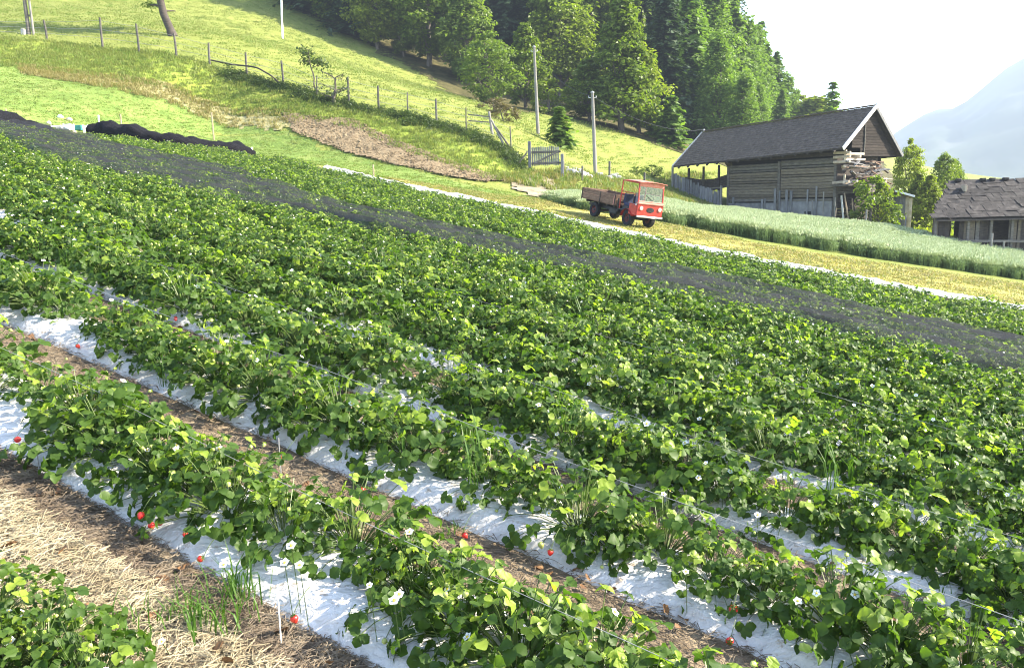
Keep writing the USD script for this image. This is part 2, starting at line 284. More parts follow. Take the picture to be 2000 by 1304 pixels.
M['glass'] = look('windscreen_look', {'f': ('fresnel', {'IOR': 1.5}), 't': ('transparent_bsdf', {'color': (.55, .62, .58)}), 'g': ('glossy_bsdf', {'color': (1, 1, 1), 'roughness': .05}), 'mx': ('mix_closure', {})},
    [('f.fac', 'mx.fac'), ('t.BSDF', 'mx.closure1'), ('g.BSDF', 'mx.closure2')], surface='mx.closure')
M['white_plastic'] = plain('white_plastic_look', (.8, .8, .78), rough=.4, dirt=.08)
M['teal_plastic'] = plain('teal_plastic_look', (.04, .22, .2), rough=.4, dirt=.1)
M['wire'] = plain('wire_look', (.26, .26, .25), rough=.4)
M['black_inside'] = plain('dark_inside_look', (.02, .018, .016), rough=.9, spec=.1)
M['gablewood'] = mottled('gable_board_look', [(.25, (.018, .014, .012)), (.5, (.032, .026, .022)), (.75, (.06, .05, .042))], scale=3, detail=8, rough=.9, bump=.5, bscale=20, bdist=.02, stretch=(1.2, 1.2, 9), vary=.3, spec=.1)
M['dark_glass'] = plain('dark_opening_look', (.012, .012, .014), rough=.6)

# ------------------------------------------------------------------ the lie of the land
UA, US = np.array([-.84822, .52964]), np.array([.52964, .84822])   # along the rows (uphill), and away across them
SL = .1775
def a_s(x, y): return x * UA[0] + y * UA[1], x * US[0] + y * US[1]
def xy(a, s): return a * UA[0] + s * US[0], a * UA[1] + s * US[1]
def field_z(x, y):
    a, s = a_s(np.asarray(x, float), np.asarray(y, float))
    t = np.clip(s, None, 31.0)
    g = np.where(s > 0, -.09 * t + .00108 * t * t, -.09 * s)
    u = np.clip(s - 31.0, 0, 14)
    g = g + (-.09 + 2 * .00108 * 31) * (u - u * u / 28)
    ta = np.clip(a - 24, 0, 54)
    td = np.clip(-a - 6, 0, 60)
    return SL * a - .5 * .0009 * ta * ta + .0008 * td * td + g
def ray(px, py):
    return (px - 1000) * CR + (652 - py) * CU + FOC * CF
def at(px, py, y):
    d = ray(px, py); return d / d[1] * y + np.array([0, 0, EYE])
# heights known along the hillside (seen outline and judged distance)
_seen = [(0, 72, 54), (100, 84, 54), (200, 96, 54), (345, 111, 53), (480, 155, 52), (555, 172, 51), (680, 206, 49), (853, 243, 48), (930, 262, 47), (995, 292, 46), (1065, 332, 45), (1100, 332, 45),
         (0, 0, 76), (200, 0, 82), (335, 68, 58), (560, 0, 104), (720, 80, 95), (850, 150, 88), (950, 202, 82), (1050, 215, 78), (1200, 252, 76), (1330, 292, 74), (1050, 262, 57), (700, 140, 66), (1157, 347, 46),
         (1290, 338, 66), (1250, 300, 68), (1310, 409, 46), (1413, 421, 47), (1500, 433, 46.5), (1620, 448, 46), (1720, 459, 45), (1830, 480, 44), (2000, 513, 42), (1450, 418, 56), (1400, 404, 60), (1350, 398, 56), (1660, 442, 50), (560, -230, 150), (300, -180, 120), (1000, 60, 125), (1250, 150, 112), (1430, 205, 125), (1550, 236, 150), (1400, 290, 90),
         (1840, 337, 210), (1900, 343, 210), (2000, 355, 210), (2100, 368, 210)]
_pts = [at(*q) for q in _seen]
_pts += [np.array(q, float) for q in [(70, 70, -6), (110, 110, -14), (60, 120, -8), (45, 90, -3), (150, 150, -18), (160, 330, -30), (-70, 60, 18), (-90, 110, 40), (-60, 170, 62), (0, 190, 55), (60, 230, 35), (110, 300, 0), (40, 62, -3.2), (33, 70, -2.0), (-75, 20, 12)]]
_zero = [(x, y) for a in (-16, -5, 6, 15, 24, 32) for s in (-14, 2, 15, 25, 30) for x, y in [xy(a, s)]]
_zero += [tuple(at(px, py, d)[:2]) for px, py, d in [(1140, 402, 38), (1230, 425, 34), (1400, 456, 31), (1700, 510, 29), (2000, 553, 29), (1000, 395, 34)]]
_X = np.array([p[:2] for p in _pts] + _zero)
_V = np.array([p[2] - field_z(p[0], p[1]) for p in _pts] + [0.0] * len(_zero))
_rbf = RBFInterpolator(_X, _V, kernel='thin_plate_spline', smoothing=.6, degree=1)
_gx = np.arange(-130, 171, 2.0); _gy = np.arange(-24, 341, 2.0)
_G = np.meshgrid(_gx, _gy, indexing='ij')
_C = _rbf(np.stack([_G[0].ravel(), _G[1].ravel()], 1)).reshape(_G[0].shape)
_aa, _ss = a_s(*_G)
_w = np.clip((_ss - 28) / 7, 0, 1)
_w = np.maximum(_w, np.clip((_aa - 35) / 9, 0, 1) * np.clip((_ss - 6) / 8, 0, 1))
_C *= _w * _w * (3 - 2 * _w)
_CI = RegularGridInterpolator((_gx, _gy), _C, bounds_error=False, fill_value=None)
def T(x, y):
    x, y = np.broadcast_arrays(np.asarray(x, float), np.asarray(y, float))
    c = _CI(np.stack([np.clip(x, -130, 170).ravel(), np.clip(y, -24, 340).ravel()], 1)).reshape(x.shape)
    z = field_z(np.clip(x, -130, 170), np.clip(y, -24, 340)) + c
    r = np.sqrt(np.maximum(np.maximum(np.abs(x - 20) - 150, y - 340), 0) ** 2)
    w = np.clip(r / 400, 0, 1); w = w * w * (3 - 2 * w)
    far = -34 + 0 * x
    return z * (1 - w) + far * w
def hit(px, py, far=200.0):
    d = ray(px, py) / ray(px, py)[1]
    y = np.concatenate([np.arange(.8, 12, .02), np.arange(12, far, .06)])
    h = EYE + d[2] * y - T(d[0] * y, y)
    i = np.argmax(h < 0)
    if h[i] >= 0: i = len(y) - 1
    return np.array([d[0] * y[i], y[i], float(T(d[0] * y[i], y[i]))])
def ground(x, y): return np.array([x, y, float(T(x, y))])
def size_at(p, px):   # metres spanned by px pixels of the photograph at the distance of p
    return px / FOC * float(np.dot(np.asarray(p) - [0, 0, EYE], CF))

def graded(parts):
    return np.unique(np.concatenate([np.arange(a, b, s) for a, b, s in parts]).round(3))
gx = graded([(-2600, -300, 150), (-300, -130, 17), (-130, -60, 3.5), (-60, 70, .7), (70, 170, 4), (170, 600, 40), (600, 2601, 200)])
gy = graded([(-300, -24, 30), (-24, 0, 3), (0, 110, .7), (110, 340, 5), (340, 900, 40), (900, 3001, 200)])
GX, GY = np.meshgrid(gx, gy, indexing='xy')
GZ = T(GX, GY)
obj('meadow', MB().grid(np.stack([GX, GY, GZ], -1)), M['meadow'], smooth=True, kind='structure', label='yellow green hillside meadow rising to the wood', cat='meadow')

def sheet(name, outline, off, mat, res=.25, wob=.5, label=None, cat=None, rough=0.0, seed=1):
    """a ground sheet over the terrain inside an outline given in the ground plane, with an uneven edge"""
    pg = Polygon(outline).buffer(0); x0, y0, x1, y1 = pg.bounds
    X, Y = np.meshgrid(np.arange(x0 - 1, x1 + 1, res), np.arange(y0 - 1, y1 + 1, res), indexing='ij')
    cx, cy = (X[:-1, :-1] + res / 2), (Y[:-1, :-1] + res / 2)
    q = np.stack([cx, cy, 0 * cx], -1)
    dx, dy = (meshkit.fbm(q * .9, 4, seed) - .5) * 2 * wob, (meshkit.fbm(q * .9, 4, seed + 9) - .5) * 2 * wob
    inside = contains_xy(pg, cx + dx, cy + dy)
    Z = T(X, Y) + off
    if rough: Z = Z + (meshkit.fbm(np.stack([X, Y, 0 * X], -1) * 2.2, 3, seed + 4)) * rough
    idx = np.arange(X.size).reshape(X.shape)
    i, j = np.nonzero(inside)
    f = np.stack([idx[i, j], idx[i + 1, j], idx[i + 1, j + 1], idx[i, j + 1]], 1)
    used = np.unique(f); remap = np.zeros(X.size, int); remap[used] = np.arange(len(used))
    v = np.stack([X, Y, Z], -1).reshape(-1, 3)[used]
    obj(name, (v, remap[f]), mat, smooth=True, label=label, cat=cat, kind='structure')
    return pg
def outline(pix): return [tuple(hit(*p)[:2]) for p in pix]

def spt(a, s): return tuple(xy(a, s))
strip_pts = [(640, 331), (760, 359), (880, 385), (1000, 410), (1150, 443), (1300, 476), (1450, 507), (1600, 536), (1800, 574), (1990, 609), (2150, 639)]
strip_w = np.array([hit(*p) for p in strip_pts]); _sa, _sv = a_s(strip_w[:, 0], strip_w[:, 1])
def strip_s(a): return np.interp(a, _sa[::-1], _sv[::-1])
field_edge = [spt(a, strip_s(a) + .25) for a in np.linspace(-5, 27, 30)]
field_pg = sheet('field_soil', [spt(-26, -9), spt(50, -9), spt(50, 12), spt(37, 16), spt(32, 21), spt(31, 24.5), spt(30, 27.2)] + field_edge[::-1] + [spt(-26, 25)], .012, M['soil'], res=.25, wob=.15, label='brown soil and straw of the strawberry field', cat='field')
o_bank = outline([(-60, 74), (100, 84), (200, 97), (345, 113), (480, 158), (555, 176), (680, 208), (853, 246), (995, 296), (1030, 340), (990, 345), (960, 350), (850, 312), (700, 245), (560, 222), (350, 178), (200, 153), (60, 133), (-60, 122)])
sheet('grassy_bank', o_bank, .03, M['bank'], res=.3, label='bright green rough bank below the fence', cat='bank')
o_lush = outline([(-60, 112), (60, 126), (200, 158), (350, 195), (540, 246), (640, 290), (800, 334), (960, 372), (1060, 392), (1010, 396), (900, 380), (780, 352), (640, 324), (490, 306), (300, 285), (180, 274), (80, 268), (-60, 262)])
sheet('grass_strip', o_lush, .03, M['lush'], res=.3, label='light green grass strip above the strawberry field', cat='grass')
o_dry = outline([(40, 130), (200, 150), (350, 178), (560, 224), (575, 240), (540, 248), (350, 207), (200, 170), (60, 147)])
sheet('dry_grass', o_dry, .055, M['dry'], res=.25, wob=.9, label='dry straw coloured grass band between bank and green strip', cat='grass')
o_till = outline([(552, 224), (700, 240), (840, 303), (985, 352), (950, 358), (860, 345), (740, 318), (640, 286), (568, 258)])
till_pg = sheet('tilled_soil', o_till, .05, M['tilled'], res=.16, wob=.5, rough=.12, label='freshly tilled brown soil patch on the slope', cat='soil', seed=5)
o_mown = outline([(745, 346), (850, 362), (960, 380), (1060, 391), (1140, 412), (1300, 437), (1400, 459), (1470, 476), (1650, 505), (1860, 536), (2010, 558), (2100, 570), (2110, 640), (1990, 603), (1600, 530), (1300, 470), (1000, 405), (850, 374)])
sheet('mown_strip', o_mown, .04, M['mown'], res=.2, wob=.25, label='yellow mown grass strip the truck stands on', cat='grass')
o_bare = outline([(1000, 344), (1060, 340), (1090, 362), (1110, 380), (1060, 388), (1000, 372)])
sheet('bare_track', o_bare, .06, M['bare'], res=.25, wob=.8, label='bare pale track below the wooden gate', cat='track')
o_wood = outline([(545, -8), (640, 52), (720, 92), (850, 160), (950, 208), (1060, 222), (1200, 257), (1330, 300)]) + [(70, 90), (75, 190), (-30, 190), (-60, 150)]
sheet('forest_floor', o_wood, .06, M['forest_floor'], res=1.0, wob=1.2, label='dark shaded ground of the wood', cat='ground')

# ------------------------------------------------------------------ the far mountain and the hazy air
def mountain():
    prof = [(1560, 400), (1650, 340), (1700, 300), (1745, 262), (1800, 226), (1835, 211), (1865, 212), (1905, 184), (1960, 136), (2000, 114), (2100, 60), (2300, -30), (2600, -90), (3000, -60), (3600, 60), (4500, 250), (5600, 420)]
    px = np.linspace(1560, 5600, 150); py = np.interp(px, [p[0] for p in prof], [p[1] for p in prof])
    R0, R1 = 900.0, 1700.0
    t = np.concatenate([np.linspace(0, 1, 40), [1.12, 1.3, 1.55]])
    rows = []
    for k in range(len(px)):
        d = ray(px[k], py[k]); az = math.atan2(d[0], d[1]); el = d[2] / math.hypot(d[0], d[1])
        ztop = max(EYE + el * R1, -30)
        r = R0 + (R1 - R0) * t
        z = np.where(t <= 1, -45 + (ztop + 45) * np.minimum(t, 1) ** 1.15, ztop - (t - 1) * 420)
        P = np.stack([r * math.sin(az), r * math.cos(az), z], -1)
        n = (meshkit.fbm(P * np.array([.008, .008, .012]), 5, 3) - .5) * 70 * (np.sin(np.clip(t, 0, 1) * PI) + .10)
        P[:, 2] += n
        rows.append(P)
    obj('mountain', MB().grid(np.array(rows)), M['mountain'], smooth=True, kind='structure', label='pale blue mountain slope far off in the haze', cat='mountain')
mountain()
haze = look('haze_look', {'v': ('principled_volume', {'color': (.70, .82, 1.0), 'density': .00034, 'anisotropy': .1})}, [], surface=None, volume='v.volume')
hz = trimesh.creation.box((6400, 6400, 560)); hz.apply_translation((0, 400, 560 / 2 - 60))
HAZE = True
if HAZE: obj('haze', (hz.vertices, hz.faces), haze, label='thin pale summer haze filling the valley air', cat='haze', kind='stuff')

# ------------------------------------------------------------------ trees
def cards(mb, C, N, size, rng, aspect=1.35, bend=.25):
    """leaf cards: one bent rhombus for each centre C with normal N"""
    n = len(C); N = N / np.maximum(np.linalg.norm(N, axis=1, keepdims=True), 1e-9)
    r = rng.normal(size=(n, 3)); s = np.cross(N, r); s /= np.maximum(np.linalg.norm(s, axis=1, keepdims=True), 1e-9); t = np.cross(N, s)
    sz = np.broadcast_to(size, n)[:, None] * rng.uniform(.7, 1.3, (n, 1))
    a, b = C - s * sz * aspect / 2, C + s * sz * aspect / 2
    c, d = C + t * sz / 2 + N * sz * bend, C - t * sz / 2 + N * sz * bend
    v = np.stack([a, c, b, d], 1).reshape(-1, 3); i = np.arange(n)[:, None] * 4
    f = np.concatenate([i + np.array([[0, 1, 2]]), i + np.array([[0, 2, 3]])])
    mb.v.append(v); mb.f.append(f + mb.n); mb.n += len(v)
    # note: both triangles of a card share vertices, so each card is one island
def wiggle(a, b, n, amp, rng):
    p = np.linspace(a, b, n); o = np.cumsum(rng.normal(size=(n, 3)) * amp / n, 0); o[0] = 0
    return p + o * [1, 1, .4]
def broad_tree(height, width, seed, leaf='broadleaf', base=.14, n=8200, size=.28, shape='round', clumps=78):
    rng = np.random.default_rng(seed); k = new_kind('leafy_tree_kind')
    tr = MB(); top = np.array([rng.normal() * .25, rng.normal() * .25, height * .9])
    pts = wiggle(np.zeros(3) - [0, 0, .3], top, 9, height * .05, rng)
    r0 = height * .017 + .04
    tr.tube(pts, np.linspace(r0 * 1.25, r0 * .15, 9), 7)
    c0 = base * height; H = height - c0; cs = []
    for i in range(clumps):
        u = (i + rng.random()) / clumps
        if shape == 'round': w = math.sin(PI * min(max(u * .94 + .05, 0), 1)) ** .6
        elif shape == 'tall': w = min(1, (1.02 - u) * 1.5) ** .8 * min(1, .45 + u * 2.6)
        else: w = (1.03 - u) ** .75
        ang = i * 2.399 + rng.normal() * .5; rad = width / 2 * w * math.sqrt(rng.uniform(.25, 1.0)) * rng.uniform(.75, 1.12)
        q = np.array([math.cos(ang) * rad, math.sin(ang) * rad, c0 + u * H + rng.normal() * .03 * H]); cs.append((q, w))
        if i % 3 == 0:
            zz = np.clip(q[2] - rad * .7 - .15 * H * rng.random(), .1 * height, height * .85); st = pts[int(np.clip(zz / height * 9, 1, 7))]
            tr.tube(wiggle(st, q * [.85, .85, 1], 5, .25, rng), np.linspace(r0 * .42, r0 * .08, 5), 5)
    cr = MB(); per = n // clumps
    for q, w in cs:
        rr = (.085 * width + .04 * H) * (.55 + .6 * w) * rng.uniform(.7, 1.3); m = int(per * rng.uniform(.6, 1.4))
        g = rng.normal(size=(m, 3)); g /= np.linalg.norm(g, axis=1, keepdims=True); g *= (rng.random((m, 1)) ** .45)
        C = q + g * rr * [1.2, 1.2, .8]
        cards(cr, C, g * .8 + np.array([0, 0, .9]) + rng.normal(size=(m, 3)) * .5, size, rng)
    obj('trunk', tr, M['bark'], k, smooth=True); obj('crown', cr, M[leaf], k)
    return k
def conifer(height, width, seed, leaf='needle', whorls=42, per=10, bare=.03, droop=.5, k_cards=12):
    rng = np.random.default_rng(seed); k = new_kind('conifer_kind')
    tr = MB().tube(wiggle(np.array([0, 0, -.4]), np.array([0, 0, height * .98]), 8, .25, rng), np.linspace(height * .014 + .03, .015, 8), 7)
    cr = MB(); C, N, S = [], [], []
    for i in range(whorls):
        u = bare + (1 - bare) * (i + rng.random() * .6) / whorls; z = u * height
        L = width / 2 * (1 - u) ** .66 * rng.uniform(.78, 1.15) + .22
        for j in range(per):
            if rng.random() < .1: continue
            a = j / per * 2 * PI + i * 1.1 + rng.normal() * .22; l = L * rng.uniform(.45, 1.25)
            for q in range(k_cards):
                w = (q + .6) / k_cards; rr = l * w
                zz = z + l * (.22 * w - droop * w * w) + rng.normal() * .06
                sp = (1 - w * .75) * l * .24
                C.append([math.cos(a) * rr + rng.normal() * sp * .6, math.sin(a) * rr + rng.normal() * sp * .6, zz - abs(rng.normal()) * .10 * l]); N.append([math.cos(a) * .5, math.sin(a) * .5, 1.0]); S.append(.30 + .22 * (1 - w) * min(l, 2.2))
    N = np.array(N) + rng.normal(size=(len(N), 3)) * .35
    cards(cr, np.array(C), N, np.array(S), rng, aspect=1.9, bend=.12)
    obj('trunk', tr, M['bark'], k, smooth=True); obj('crown', cr, M[leaf], k)
    return k
K = {}
K['round1'] = broad_tree(11, 7.5, 11, 'broadleaf'); K['round2'] = broad_tree(11, 7, 12, 'broadleaf', clumps=70)
K['yellow1'] = broad_tree(11, 7, 13, 'yellowleaf', clumps=74); K['yellow2'] = broad_tree(9, 5, 14, 'yellowleaf', shape='tall', n=6000)
K['tall1'] = broad_tree(12, 6, 15, 'broadleaf', shape='cone', base=.1, n=8000, clumps=84); K['tall2'] = broad_tree(12, 5, 16, 'greyleaf', shape='tall', n=8000)
K['grey1'] = broad_tree(7, 5.4, 17, 'greyleaf', base=.05, n=4200, clumps=50, size=.22); K['grey2'] = broad_tree(9, 5, 18, 'broadleaf', base=.12, shape='tall', n=4200)
K['shrub1'] = broad_tree(2.6, 2.8, 19, 'yellowleaf', base=.02, n=1500, clumps=26, size=.15); K['shrub2'] = broad_tree(2.2, 2.6, 20, 'broadleaf', base=.02, n=1300, clumps=24, size=.14); K['dry'] = broad_tree(1.8, 2.6, 21, 'dryleaf', base=.02, n=900, clumps=20, size=.14)
K['spruce1'] = conifer(18, 8.2, 31, 'needle'); K['spruce2'] = broad_tree(19, 7.4, 32, 'needle', shape='cone', base=.04, n=10000, size=.30, clumps=140); K['larch'] = broad_tree(17, 7.0, 33, 'needle', shape='cone', base=.04, n=9500, size=.30, clumps=130)
K['dark1'] = conifer(21, 9, 34, 'darkneedle'); K['dark2'] = conifer(22, 8, 35, 'darkneedle'); K['small'] = conifer(5, 3.0, 36, 'needle', whorls=20, per=8, bare=.02, k_cards=8)
K['thin'] = conifer(14, 5.0, 37, 'needle', whorls=24, per=7, k_cards=8)

def tree(kind, h0, px, py, ptop, label, name='tree', cat='tree', wide=1.0, group=None, rot=None, d=None):
    """stands where the pixel meets the ground; ptop: the row its top reaches (decides its height)"""
    p = hit(px, py) if d is None else ground(*at(px, py, d)[:2])
    dist = float(np.dot(p - [0, 0, EYE], CF)); h = (py - ptop) / FOC * dist if d is None else at(px, ptop, d)[2] - p[2]
    s = h / h0
    copy_of(K[kind], name, label, cat, p - [0, 0, .05], RNG.uniform(0, 6.28) if rot is None else rot, group, (s * wide * 1.2, s * wide * 1.2, s))
    return p
# trees along the lower edge of the wood, left to right
tree('yellow1', 11, 738, 97, -60, 'bright yellow green leafy tree at the upper left edge of the wood', 'leafy_tree', wide=.85)
tree('round1', 11, 838, 131, -70, 'broad leafy tree with a bare lower trunk beside dry brown grass', 'leafy_tree', wide=.95)
tree('grey2', 9, 790, 112, 10, 'mid green leafy tree between the yellow tree and the bare trunk tree', 'leafy_tree', wide=.9)
tree('tall2', 12, 915, 165, -35, 'tall grey green tree standing behind the bushy low tree', 'leafy_tree', wide=1.0)
tree('grey1', 7, 955, 203, 78, 'bushy low grey green tree at the corner of the meadow', 'leafy_tree', wide=1.0)
tree('grey2', 9, 1027, 212, 55, 'slender leafy tree behind the tall wooden pole', 'leafy_tree', wide=.8)
tree('round2', 11, 1095, 205, -25, 'large round leafy tree, the biggest at the edge of the wood', 'leafy_tree', wide=.95, d=92)
tree('tall1', 12, 1215, 256, 12, 'pointed yellow green tree standing alone in front of dark conifers', 'leafy_tree', wide=.95)
tree('yellow2', 9, 1250, 262, 95, 'small bright green tree at the foot of the pointed tree', 'leafy_tree', wide=.9)
tree('shrub2', 2.2, 1070, 222, 160, 'dark leafy shrub under the largest round tree', 'shrub', 'shrub', wide=1.2)
tree('grey2', 9, 1150, 238, 120, 'green undergrowth tree between the round tree and the pointed tree', 'leafy_tree', wide=1.1)
tree('round1', 11, 655, 52, -90, 'dark green leafy tree at the top left end of the wood', 'leafy_tree')
tree('small', 5, 1283, 270, 205, 'small dark spruce at the meadow edge right of the pointed tree', 'spruce', 'tree', wide=1.3)
tree('small', 5, 1310, 284, 190, 'small dark spruce nearest the barn roof', 'spruce', 'tree', wide=1.2)
# conifers over the barn roof
tree('dark1', 21, 1300, 268, -60, 'dark tall spruce just right of the pointed yellow green tree', 'spruce', 'tree', d=88)
tree('spruce1', 18, 1345, 280, -45, 'tall sunlit spruce above the left end of the barn roof', 'spruce', 'tree', d=92)
tree('larch', 17, 1400, 292, 75, 'yellow green larch rising behind the barn roof', 'larch', 'tree', d=86)
tree('spruce2', 19, 1390, 285, -35, 'tall slim spruce above the middle of the barn roof', 'spruce', 'tree', d=100)
tree('spruce1', 18, 1432, 290, 15, 'pale green spruce at the right shoulder of the wood', 'spruce', 'tree', d=104)
tree('spruce2', 19, 1470, 290, 55, 'pale green spruce on the descending skyline of the wood', 'spruce', 'tree', d=112)
tree('thin', 14, 1482, 250, 38, 'sparse spruce sticking out of the skyline against the white sky', 'spruce', 'tree', d=135)
tree('spruce1', 18, 1512, 280, 100, 'spruce near the lower right end of the wood', 'spruce', 'tree', d=118)
tree('larch', 17, 1535, 270, 150, 'light green larch at the lower right end of the wood', 'larch', 'tree', d=122)
tree('spruce2', 19, 1552, 280, 178, 'last small spruce of the wood beside the white sky', 'spruce', 'tree', d=128)
tree('yellow2', 9, 1590, 270, 195, 'low green tree showing over the barn ridge', 'leafy_tree', d=120, wide=1.8)
tree('thin', 14, 1622, 300, 155, 'lone sparse conifer standing above the barn ridge', 'spruce', 'tree', d=105, wide=.9)
tree('larch', 17, 1452, 300, 150, 'young larch close behind the barn roof', 'larch', 'tree', d=84)
for k_, (x, d, tp, kd, lab) in enumerate([(1325, 97, -90, 'spruce2', 'tall spruce behind the sunlit spruce at the left end of the barn roof'), (1362, 96, 40, 'larch', 'light green larch between two tall spruces over the barn roof'), (1418, 108, -20, 'spruce1', 'tall spruce at the upper right corner of the wood'), (1450, 108, 40, 'larch', 'light green larch just under the skyline of the wood'), (1492, 116, 85, 'spruce1', 'full spruce under the sparse skyline spruce'), (1375, 90, 120, 'larch', 'bright young larch low over the barn roof'), (1425, 92, 150, 'spruce2', 'low spruce over the middle of the barn roof'), (1480, 100, 170, 'larch', 'bright low larch over the right part of the barn roof'), (1525, 110, 175, 'spruce1', 'low spruce over the right part of the barn roof'), (1565, 125, 195, 'yellow1', 'round leafy tree at the lowest end of the wood')]):
    tree(kd, {'spruce1': 18, 'spruce2': 19, 'larch': 17, 'yellow1': 11}[kd], x, 290, tp, lab, 'larch' if kd == 'larch' else 'leafy_tree' if kd == 'yellow1' else 'spruce', 'tree', d=d)
# deep wood: one label, nothing tells them apart
deep = [(x, d) for d, xs in ((104, (560, 600, 640, 690)), (112, (585, 720, 770, 830, 890, 950, 1010, 1065, 1130)), (124, (620, 690, 780, 860, 930, 1000, 1080, 1160, 1215, 1265)), (138, (700, 900, 1040, 1120, 1200, 1290, 1350)), (104, (990, 1150, 1190, 1255)), (150, (1300, 1380, 1430))) for x in xs]
for x, d in deep:
    p = ground(*at(x + RNG.uniform(-12, 12), 200, d + RNG.uniform(-4, 4))[:2])
    lf = RNG.random() < .55 and x < 1240
    if lf: copy_of(K[['round1', 'round2', 'grey2', 'tall2'][int(RNG.integers(4))]], 'wood_leafy_tree', 'tall leafy tree deep in the wood behind the edge trees', 'tree', p - [0, 0, .1], RNG.uniform(0, 6.28), 'leafy trees deep in the wood', RNG.uniform(1.5, 1.9))
    else: copy_of(K[['dark1', 'dark2'][int(RNG.integers(2))]], 'wood_conifer', 'dark tall conifer deep in the wood behind the leafy trees', 'tree', p - [0, 0, .1], RNG.uniform(0, 6.28), 'conifers deep in the wood', (1.2, 1.2, RNG.uniform(.85, 1.15)))
for j, (x, y, tp) in enumerate([(575, 6, -70), (610, 26, -60), (690, 70, -40)]):
    tree('dark1', 21, x, y, -260 + j * 10, ['dark conifer at the very top of the meadow edge', 'dark conifer second from the top of the meadow edge', 'dark conifer just left of the yellow green tree'][j], 'spruce', 'tree', wide=1.1)
# shrubs and garden trees
tree('small', 5, 1094, 287, 210, 'small bushy spruce standing alone on the meadow above the gate', 'spruce', 'tree', wide=1.25)
tree('dry', 1.8, 985, 238, 205, 'brownish dry shrub on the meadow left of the tall pole', 'shrub', 'shrub', wide=1.2)
tree('dry', 1.8, 968, 222, 192, 'dry shrub below the bushy low tree', 'shrub', 'shrub', wide=1.3)
tree('yellow1', 11, 1775, 410, 284, 'yellow green tree right behind the barn gable', 'leafy_tree', d=60, wide=.5)
tree('shrub1', 2.6, 1714, 420, 360, 'light green shrub in front of the barn gable boards', 'shrub', 'shrub', d=49.5, wide=.62)
tree('shrub2', 2.2, 1700, 425, 345, 'dark green shrub growing against the barn gable', 'shrub', 'shrub', d=49, wide=.8)
tree('yellow2', 9, 1812, 430, 345, 'leafy green bush tree behind the small shed', 'leafy_tree', d=54, wide=.85)
tree('round1', 11, 1840, 420, 305, 'round crowned green tree at the left end of the slab roofed shed', 'leafy_tree', d=64, wide=.55)
tree('round2', 11, 1862, 420, 318, 'smaller green tree beside the round crowned tree', 'leafy_tree', d=66, wide=.4)
tree('yellow2', 9, 1793, 400, 340, 'light shrub tree left of the small shed roof', 'leafy_tree', d=56, wide=.7)
for j, (x, y, tp, k, lab) in enumerate([(1700, 442, 418, 'shrub1', 'low yellow green bush at the corner of the barn'), (1722, 450, 430, 'shrub1', 'low bush in front of the small shed'), (1797, 455, 432, 'shrub1', 'yellow green bush between the small shed and the slab roofed shed'), (1812, 462, 440, 'shrub2', 'green bush at the foot of the slab roofed shed'), (1752, 456, 440, 'shrub2', 'low green bush by the leaning post'), (1275, 345, 322, 'shrub2', 'dark low bush left of the barn fence'), (1245, 342, 325, 'shrub2', 'low bush on the verge above the truck')]):
    tree(k, 2.6 if k == 'shrub1' else 2.2, x, y, tp, lab, 'shrub', 'shrub', wide=1.3)
# two small orchard trees and the old trunk on the slope
def branchy(name, label, px, py, h, seed, lean, leaf, crown_n, spread, r0=.07, levels=6, flat=.3, low=.45):
    rng = np.random.default_rng(seed); p = hit(px, py); t = thing(name, label, 'tree', p - [0, 0, .05])
    tr = MB(); top = np.array([lean[0], lean[1], h * .8]); pts = wiggle(np.zeros(3), top, 8, h * .12, rng); tr.tube(pts, np.linspace(r0, r0 * .45, 8), 7)
    cr = MB()
    for i in range(levels):
        st = pts[int(rng.integers(int(8 * low), 8))]; a = i * 2.4 + rng.normal() * .4; L = spread * rng.uniform(.6, 1.1)
        en = st + np.array([math.cos(a) * L, math.sin(a) * L, L * flat * rng.uniform(.2, 1.4)]); bp = wiggle(st, en, 6, L * .3, rng)
        tr.tube(bp, np.linspace(r0 * .45, r0 * .08, 6), 5)
        for q in bp[2:]:
            e2 = q + rng.normal(size=3) * [.3, .3, .2] * spread; tr.tube(wiggle(q, e2, 4, .15, rng), np.linspace(r0 * .2, .006, 4), 4)
            if crown_n:
                m = int(crown_n / (levels * 4)); g = rng.normal(size=(m, 3)) * [.26, .26, .14] * spread
                cards(cr, (q + e2) / 2 + g, rng.normal(size=(m, 3)) + [0, 0, .8], .12, rng)
    obj('trunk', tr, M['bark'], t, smooth=True)
    if crown_n: obj('crown', cr, M[leaf], t)
branchy('small_tree', 'thin young tree with a flat sparse crown above the fence', 618, 185, 2.9, 5, (-.2, 0), 'weed', 420, .8, .06, low=.7)
branchy('fruit_tree', 'small gnarled fruit tree growing in the fence line', 655, 205, 1.9, 8, (.1, .1), 'weed', 160, .95, .11, 7, .5, low=.3)
